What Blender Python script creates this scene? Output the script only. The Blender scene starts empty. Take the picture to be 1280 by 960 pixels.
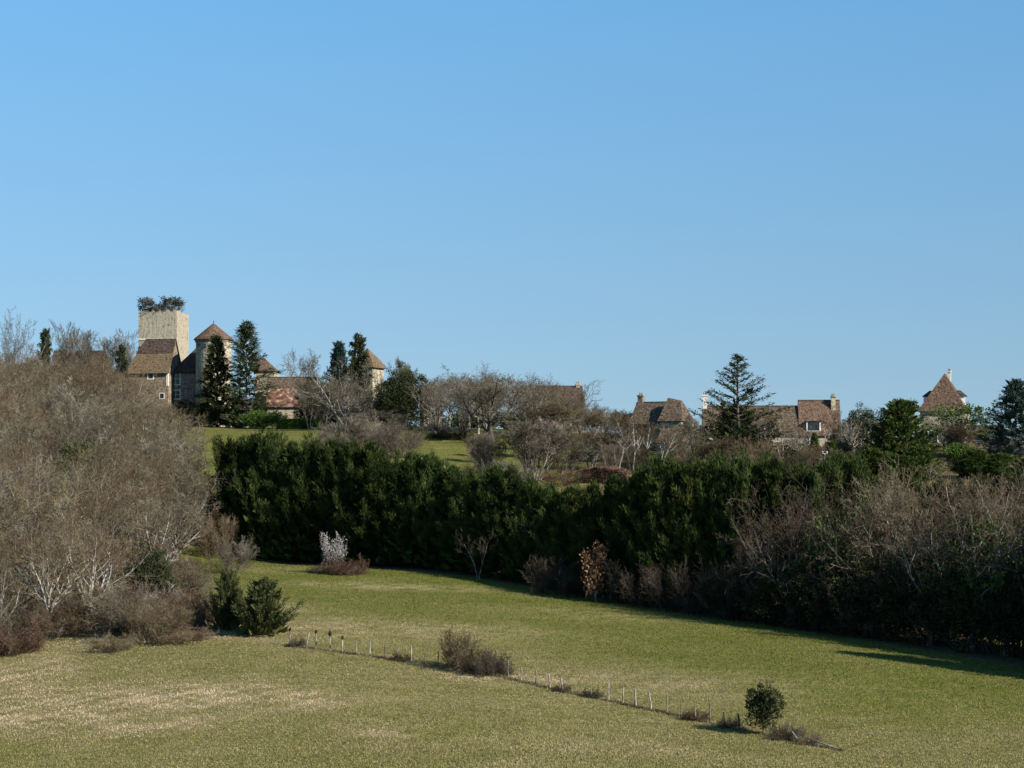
import bpy, math, random
import numpy as np

# ------------------------------------------------------------------ camera, sky, sun, exposure
SC = bpy.context.scene
COL = SC.collection
F = 3011.0            # focal length in pixels of a 1280 wide picture
HR = 640.0            # row of the horizon in that picture
CZ = 20.0             # eye height above the lowest datum

cam = bpy.data.cameras.new("camera")
cam.sensor_width = 36.0
cam.lens = 36.0 * F / 1280.0
cam.shift_y = (HR - 480.0) / 1280.0
cam.clip_start = 0.5
cam.clip_end = 20000.0
camo = bpy.data.objects.new("camera", cam)
camo.location = (0, 0, CZ)
camo.rotation_euler = (math.radians(90), 0, 0)
COL.objects.link(camo)
SC.camera = camo

SUN_AZ, SUN_EL = 125.0, 31.0          # clockwise from +Y
world = bpy.data.worlds.new("World")
SC.world = world
world.use_nodes = True
wn = world.node_tree
bg = wn.nodes["Background"]
sky = wn.nodes.new("ShaderNodeTexSky")
sky.sky_type = 'NISHITA'
sky.sun_disc = False
sky.sun_elevation = math.radians(SUN_EL)
sky.sun_rotation = math.radians(SUN_AZ)
sky.altitude = 0
sky.air_density = 1.0
sky.dust_density = 0.0
sky.ozone_density = 3.0
# deep, clear winter air: the low sky keeps the blue it has a little higher up
tcw = wn.nodes.new("ShaderNodeTexCoord")
mpw = wn.nodes.new("ShaderNodeVectorMath"); mpw.operation = 'MULTIPLY_ADD'
mpw.inputs[1].default_value = (1, 1, .75); mpw.inputs[2].default_value = (0, 0, .10)
wn.links.new(tcw.outputs['Generated'], mpw.inputs[0])
wn.links.new(mpw.outputs[0], sky.inputs[0])
tnt = wn.nodes.new("ShaderNodeMix"); tnt.data_type = 'RGBA'; tnt.blend_type = 'MULTIPLY'
tnt.inputs[0].default_value = 1.0
sxy = wn.nodes.new("ShaderNodeSeparateXYZ")
wn.links.new(tcw.outputs['Generated'], sxy.inputs[0])
rmp = wn.nodes.new("ShaderNodeValToRGB")
rmp.color_ramp.elements[0].color = (.82, .74, .67, 1)
rmp.color_ramp.elements[1].position = .25
rmp.color_ramp.elements[1].color = (.65, 1.06, 1.17, 1)
wn.links.new(sxy.outputs[2], rmp.inputs[0])
wn.links.new(rmp.outputs[0], tnt.inputs[7])
wn.links.new(sky.outputs[0], tnt.inputs[6])
wn.links.new(tnt.outputs[2], bg.inputs[0])
bg.inputs[1].default_value = 0.082

sun = bpy.data.lights.new("sun", 'SUN')
sun.energy = 5.0
sun.angle = math.radians(0.53)
sun.color = (1.0, 0.93, 0.82)
suno = bpy.data.objects.new("sun", sun)
COL.objects.link(suno)
suno.rotation_euler = (math.radians(90 - SUN_EL), 0, math.radians(180 - SUN_AZ))
SC.view_settings.view_transform = 'Standard'
SC.view_settings.look = 'None'
SC.view_settings.gamma = 1.0
SC.view_settings.exposure = 0.82
SC.cycles.max_bounces = 5
SC.cycles.diffuse_bounces = 2
SC.cycles.glossy_bounces = 1
SC.cycles.transmission_bounces = 2

R = math.radians
rng0 = random.Random(7)

# ------------------------------------------------------------------ materials
def material(name, cols, scale=3.0, detail=4.0, rough=0.85, spec=0.04, rand=0.0, bump=0.0, trans=0.0,
             coord='Object', stretch=None, lo=0.3, hi=0.7, hue=0.0):
    m = bpy.data.materials.new(name)
    m.use_nodes = True
    nt = m.node_tree
    N, L = nt.nodes, nt.links
    pb = N["Principled BSDF"]
    pb.inputs["Roughness"].default_value = rough
    pb.inputs["Specular IOR Level"].default_value = spec
    tc = N.new("ShaderNodeTexCoord")
    vec = tc.outputs['Object']
    if coord == 'World':
        geo = N.new("ShaderNodeNewGeometry")
        vec = geo.outputs['Position']
    if stretch:
        mp = N.new("ShaderNodeMapping")
        mp.inputs['Scale'].default_value = stretch
        L.new(vec, mp.inputs['Vector'])
        vec = mp.outputs[0]
    nz = N.new("ShaderNodeTexNoise")
    nz.inputs['Scale'].default_value = scale
    nz.inputs['Detail'].default_value = detail
    nz.inputs['Roughness'].default_value = 0.6
    L.new(vec, nz.inputs['Vector'])
    rp = N.new("ShaderNodeValToRGB")
    cr = rp.color_ramp
    while len(cr.elements) < len(cols):
        cr.elements.new(0.5)
    for i, c in enumerate(cols):
        cr.elements[i].position = lo + (hi - lo) * i / max(1, len(cols) - 1)
        cr.elements[i].color = (*c, 1)
    L.new(nz.outputs['Fac'], rp.inputs[0])
    out = rp.outputs[0]
    if rand or hue:
        oi = N.new("ShaderNodeObjectInfo")
        hs = N.new("ShaderNodeHueSaturation")
        mr = N.new("ShaderNodeMapRange")
        mr.inputs[3].default_value = 1 - rand
        mr.inputs[4].default_value = 1 + rand
        L.new(oi.outputs['Random'], mr.inputs[0])
        L.new(mr.outputs[0], hs.inputs['Value'])
        if hue:
            ml = N.new("ShaderNodeMath"); ml.operation = 'MULTIPLY'; ml.inputs[1].default_value = 7.13
            fr = N.new("ShaderNodeMath"); fr.operation = 'FRACT'
            mh = N.new("ShaderNodeMapRange")
            mh.inputs[3].default_value = 0.5 - hue
            mh.inputs[4].default_value = 0.5 + hue
            L.new(oi.outputs['Random'], ml.inputs[0]); L.new(ml.outputs[0], fr.inputs[0])
            L.new(fr.outputs[0], mh.inputs[0]); L.new(mh.outputs[0], hs.inputs['Hue'])
        L.new(out, hs.inputs['Color'])
        out = hs.outputs[0]
    L.new(out, pb.inputs['Base Color'])
    if bump:
        bp = N.new("ShaderNodeBump")
        bp.inputs['Strength'].default_value = 0.8
        bp.inputs['Distance'].default_value = bump
        L.new(nz.outputs['Fac'], bp.inputs['Height'])
        L.new(bp.outputs[0], pb.inputs['Normal'])
    if trans:
        tr = N.new("ShaderNodeBsdfTranslucent")
        L.new(out, tr.inputs['Color'])
        mx = N.new("ShaderNodeMixShader")
        mx.inputs[0].default_value = trans
        L.new(pb.outputs[0], mx.inputs[1]); L.new(tr.outputs[0], mx.inputs[2])
        L.new(mx.outputs[0], N["Material Output"].inputs[0])
    return m

MT = {}
MT['bark_pale'] = material("bark_pale", [(.08, .07, .055), (.23, .21, .175), (.34, .32, .28)], 2.5, rand=.3, coord="World", lo=.35, hi=.65)
MT['bark_grey'] = material("bark_grey", [(.05, .043, .035), (.13, .115, .095), (.21, .19, .16)], 2.5, rand=.3, coord="World", lo=.35, hi=.65)
MT['bark_dark'] = material("bark_dark", [(.035, .03, .025), (.09, .075, .06)], 3, rand=.2, coord='World')
MT['bark_edge'] = material("bark_edge", [(.045, .04, .033), (.13, .12, .098), (.22, .205, .175)], 2.5, rand=.3, coord='World', lo=.36, hi=.64)
MT['twig_edge'] = material("twig_edge", [(.04, .03, .019), (.105, .082, .055), (.175, .142, .10)], 0.8, 7, rand=.35, hue=.02, coord="World", lo=.38, hi=.62)
MT['bark_white'] = material("bark_white", [(.15, .14, .12), (.36, .34, .3), (.46, .44, .4)], 1.5, rand=.1, coord="World")
MT['twig_brown'] = material("twig_brown", [(.039, .026, .015), (.098, .069, .041), (.156, .118, .075), (.115, .098, .055), (.24, .205, .15)], 0.5, 9, rand=.36, hue=.010, coord="World", lo=.36, hi=.66)
MT['twig_grey'] = material("twig_grey", [(.048, .039, .028), (.108, .092, .066), (.165, .145, .108), (.29, .265, .215)], 0.5, 9, rand=.22, hue=.012, coord="World", lo=.36, hi=.66)
MT['twig_red'] = material("twig_red", [(.05, .029, .02), (.105, .066, .044), (.16, .108, .076)], 0.8, 7, rand=.2, coord="World", lo=.38, hi=.62)
MT['twig_dark'] = material("twig_dark", [(.025, .02, .014), (.058, .047, .033), (.105, .088, .066)], 0.8, 7, rand=.2, coord="World", lo=.38, hi=.62)
MT['cypress'] = material("cypress_foliage", [(.015, .027, .009), (.036, .052, .014), (.082, .095, .024)], 0.9, 6, rand=.32, hue=.02, coord='World', rough=.7, trans=.22, lo=.36, hi=.66)
MT['greencon'] = material("garden_conifer_foliage", [(.022, .038, .010), (.052, .072, .018), (.105, .118, .030)], 0.9, 6, rand=.2, hue=.015, coord='World', rough=.7, trans=.22, lo=.36, hi=.66)
MT['juniper'] = material("juniper_foliage", [(.03, .038, .012), (.06, .07, .025), (.10, .095, .04)], 1.5, rand=.2, coord='World', rough=.7, trans=.12)
MT['spruce'] = material("spruce_foliage", [(.018, .026, .010), (.036, .046, .018), (.068, .076, .032)], 0.8, rand=.2, coord='World', rough=.7, trans=.14, lo=.36, hi=.66)
MT['bluefir'] = material("blue_fir_foliage", [(.018, .032, .028), (.035, .055, .045), (.06, .085, .065)], 0.8, rand=.2, coord='World', rough=.7, trans=.1)
MT['oakleaf'] = material("evergreen_oak_foliage", [(.02, .028, .012), (.04, .05, .02), (.075, .08, .032)], 0.8, rand=.15, coord='World', rough=.6, trans=.12)
MT['ivy'] = material("ivy_foliage", [(.025, .045, .012), (.055, .085, .02), (.09, .12, .03)], 1.2, rand=.1, coord='World', rough=.5, trans=.12)
MT['copper'] = material("copper_leaf", [(.12, .06, .03), (.22, .125, .062), (.32, .2, .115)], 1.2, rand=.1, coord="World", rough=.7, trans=.25)
MT['blossom'] = material("white_blossom", [(.42, .40, .39), (.66, .64, .63)], 2.0, coord="World", rough=.7, trans=.2)
MT['boxleaf'] = material("box_hedge_leaf", [(.03, .06, .012), (.06, .11, .02), (.09, .14, .03)], 1.2, coord='World', rough=.6, trans=.12)
MT['stone_keep'] = material("stone_keep", [(.11, .09, .06), (.28, .24, .165), (.37, .325, .235), (.21, .195, .16), (.41, .375, .295)], 1.3, 10, rough=.95, bump=.12, lo=.34, hi=.66, stretch=(1.2, 1.2, .8))
MT['stone_grey'] = material("stone_grey", [(.07, .06, .048), (.19, .165, .135), (.30, .27, .225)], 2.2, 10, rough=.95, bump=.08, lo=.36, hi=.64)
MT['stone_cream'] = material("stone_cream", [(.15, .12, .08), (.32, .28, .2), (.44, .39, .30)], 2.0, 10, rough=.95, bump=.07, lo=.36, hi=.64)
MT['stone_brown'] = material("stone_brown", [(.08, .058, .038), (.20, .155, .105), (.31, .25, .175)], 2.2, 10, rough=.95, bump=.07, lo=.36, hi=.64)
MT['trim'] = material("pale_stone_trim", [(.5, .46, .39), (.62, .58, .5)], 3, 4)
MT['white'] = material("white_paint", [(.7, .69, .66), (.8, .79, .77)], 2, 3, rough=.6)
MT['tile_brown'] = material("roof_tile_brown", [(.03, .023, .017), (.072, .052, .037), (.105, .08, .057), (.17, .135, .095)], 3.2, 10, rough=.9, bump=.08, lo=.36, hi=.66)
MT['tile_dark'] = material("roof_tile_dark", [(.028, .021, .017), (.065, .046, .036), (.10, .075, .058)], 2.6, 10, rough=.9, bump=.08, lo=.36, hi=.66)
MT['tile_lichen'] = material("roof_tile_lichen", [(.05, .034, .022), (.10, .070, .042), (.145, .103, .056), (.11, .085, .06), (.26, .215, .135)], 2.8, 10, rough=.95, bump=.08, lo=.36, hi=.66)
MT['tile_red'] = material("roof_tile_red", [(.05, .03, .022), (.115, .058, .04), (.16, .09, .062), (.33, .27, .21)], 1.3, 10, rough=.9, bump=.08, lo=.36, hi=.64)
MT['tile_cone'] = material("roof_tile_cone", [(.045, .029, .02), (.095, .060, .042), (.125, .084, .058), (.18, .135, .095)], 3.0, 10, rough=.9, bump=.08, lo=.36, hi=.66)
MT['glass'] = material("window_glass", [(.012, .014, .016), (.025, .03, .034)], 2, 2, rough=.12, spec=.5)
MT['wood'] = material("weathered_post_wood", [(.08, .068, .055), (.19, .17, .14), (.30, .27, .23)], 3, 5, rand=.45, stretch=(3, 3, .6), coord="World", lo=.36, hi=.62)
MT['wood_pale'] = material("bleached_rail_wood", [(.2, .185, .16), (.36, .34, .30)], 3, 4)
MT['dark_clump'] = material("dark_ivy_clump", [(.015, .014, .012), (.035, .032, .026)], 5, 4)
MT['iron'] = material("dark_iron", [(.02, .02, .02), (.04, .04, .04)], 5, 3, rough=.5)

# ------------------------------------------------------------------ mesh helpers
def raw_mesh(name, V, Q, mat, smooth=False, T=None):
    """V (n,3) points, Q (m,4) quads, T (k,3) triangles -> mesh data."""
    V = np.asarray(V, dtype=np.float32).reshape(-1, 3)
    Q = np.asarray(Q if Q is not None else [], dtype=np.int32).reshape(-1, 4)
    T = np.asarray(T if T is not None else [], dtype=np.int32).reshape(-1, 3)
    me = bpy.data.meshes.new(name)
    me.vertices.add(len(V)); me.vertices.foreach_set("co", V.ravel())
    me.loops.add(Q.size + T.size)
    me.loops.foreach_set("vertex_index", np.concatenate([Q.ravel(), T.ravel()]))
    n = len(Q) + len(T)
    me.polygons.add(n)
    st = np.concatenate([np.arange(len(Q)) * 4, Q.size + np.arange(len(T)) * 3]).astype(np.int32)
    me.polygons.foreach_set("loop_start", st)
    if smooth:
        me.polygons.foreach_set("use_smooth", np.ones(n, dtype=bool))
    me.update(calc_edges=True)
    me.materials.append(mat)
    return me

def link(name, me, parent=None):
    o = bpy.data.objects.new(name, me)
    COL.objects.link(o)
    if parent is not None:
        o.parent = parent
    return o

def tag(o, label, cat, group=None):
    o['label'] = label
    o['category'] = cat
    if group:
        o['group'] = group
    return o

def empty(name, loc, rz=0.0, label=None, cat=None, group=None):
    o = bpy.data.objects.new(name, None)
    o.empty_display_size = 0.3
    COL.objects.link(o)
    o.location = loc
    o.rotation_euler = (0, 0, rz)
    if label:
        tag(o, label, cat, group)
    return o

class MB:
    def __init__(s):
        s.v = []; s.f = []
    def poly(s, pts):
        b = len(s.v); s.v += [tuple(p) for p in pts]; s.f.append(tuple(range(b, b + len(pts))))
    def hull(s, lo, hi):
        """prism between two matching rings (lo, hi), capped."""
        n = len(lo); b = len(s.v)
        s.v += [tuple(p) for p in lo] + [tuple(p) for p in hi]
        s.f.append(tuple(b + i for i in reversed(range(n))))
        s.f.append(tuple(b + n + i for i in range(n)))
        for i in range(n):
            j = (i + 1) % n
            s.f.append((b + i, b + j, b + n + j, b + n + i))
    def box(s, x0, x1, y0, y1, z0, z1):
        s.hull([(x0, y0, z0), (x1, y0, z0), (x1, y1, z0), (x0, y1, z0)],
               [(x0, y0, z1), (x1, y0, z1), (x1, y1, z1), (x0, y1, z1)])
    def slab(s, pts, t):
        """a thick roof plane: pts counter-clockwise seen from outside, thickened inwards."""
        p = [np.array(q, float) for q in pts]
        n = np.cross(p[1] - p[0], p[2] - p[0]); n /= np.linalg.norm(n)
        s.hull([tuple(q - n * t) for q in p], [tuple(q) for q in p])
    def cyl(s, cx, cy, z0, z1, r0, r1, n=24):
        a = [2 * math.pi * i / n for i in range(n)]
        s.hull([(cx + r0 * math.cos(t), cy + r0 * math.sin(t), z0) for t in a],
               [(cx + r1 * math.cos(t), cy + r1 * math.sin(t), z1) for t in a])
    def build(s, name, mat, parent=None, smooth=False):
        me = bpy.data.meshes.new(name)
        me.from_pydata(s.v, [], s.f)
        me.update()
        me.materials.append(mat)
        if smooth:
            for p in me.polygons: p.use_smooth = True
        return link(name, me, parent)

# ------------------------------------------------------------------ terrain
def W(px, py, d):
    return ((px - 640) / F * d, d, CZ + (HR - py) / F * d)

CTRL_P = [  # picture column, picture row, distance
    (0, 960, 150), (320, 962, 147), (640, 962, 143), (960, 960, 146), (1280, 960, 150),
    (0, 880, 178), (200, 880, 172), (450, 885, 170),
    (380, 810, 200), (470, 823, 196), (590, 838, 190), (700, 864, 182), (830, 893, 174), (960, 920, 165), (1050, 938, 158),
    (0, 835, 200), (120, 772, 222), (220, 777, 215), (290, 795, 205),
    (310, 697, 290), (430, 713, 266), (500, 709, 275), (600, 723, 262), (740, 748, 248), (880, 768, 236), (1000, 788, 226), (1270, 832, 205),
    (430, 757, 228), (700, 800, 208), (1000, 850, 186), (1280, 893, 178),
    (250, 545, 425), (330, 540, 432), (520, 560, 397), (300, 598, 362), (230, 585, 370), (420, 572, 385),
    (640, 590, 370), (760, 607, 345), (760, 590, 372), (900, 577, 385), (1030, 588, 370), (1180, 572, 380), (1280, 577, 375),
    (180, 532, 472), (300, 534, 456), (380, 535, 456), (470, 532, 452), (600, 545, 420), (700, 545, 425),
    (830, 562, 400), (960, 562, 405), (1180, 553, 412), (250, 660, 300),
]
CTRL = [W(*p) for p in CTRL_P] + [
    (0, 0, 18), (0, 60, 10), (0, 105, 6.2), (-60, 60, 9), (60, 60, 9), (-70, 110, 5), (70, 110, 5.5),
    (-60, 250, 13.5), (-62, 330, 24), (-95, 300, 22), (-90, 400, 36), (-90, 460, 39), (-120, 350, 31), (-120, 200, 12),
    (-75, 440, 36), (-60, 400, 32.5), (-80, 215, 10), (-130, 470, 38),
    (-60, 540, 38), (0, 540, 34.5), (70, 540, 33), (120, 500, 33), (120, 380, 29), (110, 230, 10), (90, 180, 6), (120, 300, 19),
    (-20, 325, 20.5), (20, 320, 20), (45, 300, 19), (75, 300, 20),
    (-80, 700, 24), (0, 700, 22), (80, 700, 22), (-160, 540, 37), (160, 540, 33), (-160, 300, 20), (160, 300, 18), (-150, 110, 4), (150, 110, 5),
]
_C = np.array(CTRL)
_k = lambda r2: np.sqrt(r2 + 12.0 ** 2)
def _solve():
    P = _C[:, :2]; n = len(P)
    r2 = ((P[:, None] - P[None]) ** 2).sum(-1)
    A = np.zeros((n + 3, n + 3)); A[:n, :n] = _k(r2) - np.eye(n) * 1.5
    A[:n, n] = 1; A[:n, n + 1:] = P / 100; A[n, :n] = 1; A[n + 1:, :n] = P.T / 100
    b = np.zeros(n + 3); b[:n] = _C[:, 2]
    return np.linalg.solve(A, b)
_wt = _solve()
def gz_arr(X, Y):
    X = np.asarray(X, float); Y = np.asarray(Y, float)
    xc = np.clip(X, -170, 170); yc = np.clip(Y, -20, 700)
    sh = xc.shape
    x = xc.ravel(); y = yc.ravel(); out = np.empty(len(x))
    for i in range(0, len(x), 20000):
        a, b = x[i:i + 20000], y[i:i + 20000]
        r2 = (a[:, None] - _C[None, :, 0]) ** 2 + (b[:, None] - _C[None, :, 1]) ** 2
        out[i:i + 20000] = _k(r2) @ _wt[:-3] + _wt[-3] + _wt[-2] * a / 100 + _wt[-1] * b / 100
    z = out.reshape(sh)
    far = np.clip((np.maximum(np.abs(X) - 170, 0) + np.maximum(Y - 700, 0) + np.maximum(-20 - Y, 0)) / 900, 0, 1)
    return z * (1 - far) + (-25) * far
def gz(x, y):
    return float(gz_arr(np.array([x]), np.array([y]))[0])

def straw_mask(X, Y):
    m = np.zeros_like(X)
    rows = [(215, 878, 176, 8.5, 5, .95), (100, 878, 177, 9, 5, .75), (300, 872, 176, 5, 3.5, .6), (50, 905, 169, 7, 4, .85), (170, 920, 164, 6, 2.5, .75), (375, 878, 174, 3.0, 3.2, .95), (480, 912, 160, 2.6, 1.8, .6),
            (150, 795, 208, 7, 3, .7), (30, 845, 195, 5, 6, .75), (130, 782, 216, 7, 2.6, .9), (240, 787, 207, 6, 2, .8), (10, 880, 180, 4, 8, .6), (480, 735, 250, 9, 2.4, .75), (400, 800, 211, 10, 4, .6),
            (330, 770, 225, 4, 5, .6), (720, 770, 232, 12, 4, .35), (560, 800, 212, 12, 4, .5), (330, 712, 268, 4, 4, .5), (650, 855, 187, 8, 2, .65), (700, 920, 158, 9, 3, .3), (880, 860, 185, 9, 4, .35)]
    wob = sum(np.sin(X * kx + Y * ky + ph) for kx, ky, ph in ((1.1, .5, 0), (-.7, .9, 1), (1.9, -1.3, 2), (.4, 1.7, 3), (2.9, 2.2, 4), (-3.7, 1.6, 5)))
    for px, py, d, rx, ry, a in rows:
        x, y, _ = W(px, py, d)
        m = np.maximum(m, a * np.exp(-(((X - x) / rx / 1.15) ** 2 + ((Y - y) / ry / 1.5) ** 2) ** 1.2) * np.clip(.62 + .2 * wob, .1, 1))
    return m

WOOD = [(-140, 190), (-46, 200), (-41, 212), (-37, 224), (-34, 222), (-36, 240), (-38, 270), (-42, 300), (-47, 335), (-53, 365), (-58, 400), (-66, 440), (-75, 465), (-140, 470)]
def in_poly(x, y, P):
    c = False; j = len(P) - 1
    for i in range(len(P)):
        if (P[i][1] > y) != (P[j][1] > y) and x < (P[j][0] - P[i][0]) * (y - P[i][1]) / (P[j][1] - P[i][1]) + P[i][0]:
            c = not c
        j = i
    return c

def ground_material():
    m = bpy.data.materials.new("grassland")
    m.use_nodes = True
    nt = m.node_tree; N, L = nt.nodes, nt.links
    pb = N["Principled BSDF"]
    pb.inputs["Roughness"].default_value = .95
    pb.inputs["Specular IOR Level"].default_value = 0
    geo = N.new("ShaderNodeNewGeometry")
    def noise(scale, detail, rough=.6, stretch=None):
        v = geo.outputs['Position']
        if stretch:
            mp = N.new("ShaderNodeMapping"); mp.inputs['Scale'].default_value = stretch
            L.new(v, mp.inputs[0]); v = mp.outputs[0]
        n = N.new("ShaderNodeTexNoise")
        n.inputs['Scale'].default_value = scale; n.inputs['Detail'].default_value = detail; n.inputs['Roughness'].default_value = rough
        L.new(v, n.inputs['Vector'])
        return n.outputs['Fac']
    def ramp(fac, stops):
        r = N.new("ShaderNodeValToRGB")
        while len(r.color_ramp.elements) < len(stops): r.color_ramp.elements.new(.5)
        for e, (p, c) in zip(r.color_ramp.elements, stops):
            e.position = p; e.color = (*c, 1)
        L.new(fac, r.inputs[0]); return r.outputs[0]
    def mix(fac, a, b, mode='MIX'):
        x = N.new("ShaderNodeMix"); x.data_type = 'RGBA'; x.blend_type = mode
        if isinstance(fac, float): x.inputs[0].default_value = fac
        else: L.new(fac, x.inputs[0])
        L.new(a, x.inputs[6]); L.new(b, x.inputs[7]); return x.outputs[2]
    def math_(op, a, b):
        x = N.new("ShaderNodeMath"); x.operation = op; x.use_clamp = True
        for i, q in enumerate((a, b)):
            if isinstance(q, float): x.inputs[i].default_value = q
            else: L.new(q, x.inputs[i])
        return x.outputs[0]
    fine = noise(2.6, 9, .72)
    speck = noise(9.0, 4, .7)
    big = noise(.055, 5, .6)
    mid = noise(.35, 6, .65)
    streak = noise(.28, 6, .65, (.55, 1.9, 1))
    green = ramp(fine, [(.30, (.06, .062, .016)), (.47, (.115, .108, .034)), (.58, (.165, .145, .055)), (.72, (.25, .205, .095))])
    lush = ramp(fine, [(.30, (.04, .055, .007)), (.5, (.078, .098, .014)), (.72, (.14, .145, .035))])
    straw = ramp(fine, [(.3, (.18, .13, .07)), (.5, (.30, .235, .135)), (.7, (.42, .34, .21))])
    a_st = N.new("ShaderNodeAttribute"); a_st.attribute_name = "straw"
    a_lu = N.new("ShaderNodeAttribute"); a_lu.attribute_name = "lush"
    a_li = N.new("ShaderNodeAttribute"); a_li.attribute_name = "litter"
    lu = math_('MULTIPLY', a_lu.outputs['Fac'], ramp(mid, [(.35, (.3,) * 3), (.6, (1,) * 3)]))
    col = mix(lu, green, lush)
    dry = ramp(streak, [(.42, (0,) * 3), (.72, (.55,) * 3)])
    dry = mix(lu, dry, ramp(mid, [(.3, (.0,) * 3), (.9, (.3,) * 3)]))
    col = mix(math_('MULTIPLY', dry, ramp(big, [(.35, (.25,) * 3), (.65, (1,) * 3)])), col, straw)
    st = math_('MULTIPLY', a_st.outputs['Fac'], ramp(streak, [(.30, (.15,) * 3), (.55, (1,) * 3)]))
    col = mix(st, col, straw)
    litter = ramp(fine, [(.3, (.04, .028, .018)), (.5, (.10, .07, .042)), (.7, (.18, .13, .08))])
    col = mix(a_li.outputs['Fac'], col, litter)
    sp = ramp(speck, [(.35, (.72,) * 3), (.65, (1.28,) * 3)])
    col = mix(1.0, col, sp, 'MULTIPLY')
    L.new(col, pb.inputs['Base Color'])
    bp = N.new("ShaderNodeBump"); bp.inputs['Strength'].default_value = 1.0; bp.inputs['Distance'].default_value = .16
    L.new(fine, bp.inputs['Height'])
    bp2 = N.new("ShaderNodeBump"); bp2.inputs['Strength'].default_value = 1.0; bp2.inputs['Distance'].default_value = .5
    L.new(mid, bp2.inputs['Height']); L.new(bp2.outputs[0], bp.inputs['Normal'])
    L.new(bp.outputs[0], pb.inputs['Normal'])
    return m

def make_ground():
    def axis(parts):
        out = []
        for a, b, s in parts: out += list(np.arange(a, b, s))
        return np.array(out + [parts[-1][1]])
    xs = axis([(-6000, -600, 900), (-600, -180, 60), (-180, -70, 4), (-70, 75, .9), (75, 180, 4), (180, 600, 60), (600, 6000, 900)])
    ys = axis([(-1500, -100, 200), (-100, 100, 8), (100, 300, .9), (300, 470, 2), (470, 720, 6), (720, 2000, 80), (2000, 9000, 700)])
    X, Y = np.meshgrid(xs, ys)
    Z = gz_arr(X, Y)
    r = np.random.default_rng(3)
    near = (np.abs(X) < 80) & (Y > 100) & (Y < 300)
    Z = Z + near * r.normal(0, .012, X.shape)
    V = np.stack([X, Y, Z], -1).reshape(-1, 3)
    ny, nx = X.shape
    i = (np.arange(ny - 1)[:, None] * nx + np.arange(nx - 1)[None]).ravel()
    Q = np.stack([i, i + 1, i + nx + 1, i + nx], 1)
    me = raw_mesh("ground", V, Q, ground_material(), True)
    st = straw_mask(X, Y)
    # lush: the mown field beyond the fence and the high meadow; litter: the wood floor and the foot of the hedge
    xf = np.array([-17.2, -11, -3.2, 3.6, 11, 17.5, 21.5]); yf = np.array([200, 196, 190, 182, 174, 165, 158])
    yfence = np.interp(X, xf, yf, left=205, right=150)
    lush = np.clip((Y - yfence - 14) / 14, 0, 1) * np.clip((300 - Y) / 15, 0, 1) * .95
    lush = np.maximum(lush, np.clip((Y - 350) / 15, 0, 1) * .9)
    wood = np.array([in_poly(a, b, WOOD) for a, b in zip(X.ravel(), Y.ravel())]).reshape(X.shape).astype(float)
    xh = np.array([-33, -18, -3.5, 8.2, 18.8, 27, 43]); yh = np.array([290, 275, 262, 248, 236, 226, 205])
    yhedge = np.interp(X, xh, yh, left=300, right=190)
    lit = np.clip((Y - yhedge + .8) / 2.0, 0, 1) * np.clip((yhedge + 22 - Y) / 6, 0, 1) * (X > -36)
    vil = np.clip((X - 8) / 6, 0, 1) * np.clip((Y - 335) / 6, 0, 1) * .7
    litter = np.maximum(np.maximum(wood * .9, lit), vil)
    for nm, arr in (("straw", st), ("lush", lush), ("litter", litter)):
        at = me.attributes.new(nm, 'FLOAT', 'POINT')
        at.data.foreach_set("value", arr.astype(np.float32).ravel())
    g = link("ground", me)
    g['kind'] = 'structure'
make_ground()

# ------------------------------------------------------------------ plants: generators
def nrm(v):
    l = math.sqrt(v[0] ** 2 + v[1] ** 2 + v[2] ** 2) or 1.0
    return (v[0] / l, v[1] / l, v[2] / l)
def cross(a, b):
    return (a[1] * b[2] - a[2] * b[1], a[2] * b[0] - a[0] * b[2], a[0] * b[1] - a[1] * b[0])
def tilt(d, ang, az):
    a = nrm(cross(d, (0, 0, 1) if abs(d[2]) < .93 else (1, 0, 0)))
    b = cross(d, a)
    s, c = math.sin(ang), math.cos(ang)
    ca, sa = math.cos(az), math.sin(az)
    return (d[0] * c + (a[0] * ca + b[0] * sa) * s, d[1] * c + (a[1] * ca + b[1] * sa) * s, d[2] * c + (a[2] * ca + b[2] * sa) * s)

def tubes(segs, n=3):
    """frustums from (p0, p1, r0, r1) -> V, Q"""
    if not len(segs):
        return np.zeros((0, 3)), np.zeros((0, 4), int)
    A = np.array([s[0] for s in segs]); B = np.array([s[1] for s in segs])
    ra = np.array([s[2] for s in segs]); rb = np.array([s[3] for s in segs])
    D = B - A; D /= np.maximum(np.linalg.norm(D, axis=1, keepdims=True), 1e-9)
    up = np.where(np.abs(D[:, 2:3]) < .9, np.array([[0, 0, 1.0]]), np.array([[1.0, 0, 0]]))
    U = np.cross(D, up); U /= np.linalg.norm(U, axis=1, keepdims=True)
    Vv = np.cross(D, U)
    m = len(segs)
    out = np.empty((m, 2 * n, 3))
    for i in range(n):
        t = 2 * math.pi * i / n
        o = U * math.cos(t) + Vv * math.sin(t)
        out[:, i] = A + o * ra[:, None]
        out[:, n + i] = B + o * rb[:, None]
    base = (np.arange(m) * 2 * n)[:, None]
    Q = np.concatenate([base + np.array([[i, (i + 1) % n, n + (i + 1) % n, n + i]]) for i in range(n)])
    return out.reshape(-1, 3), Q

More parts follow.
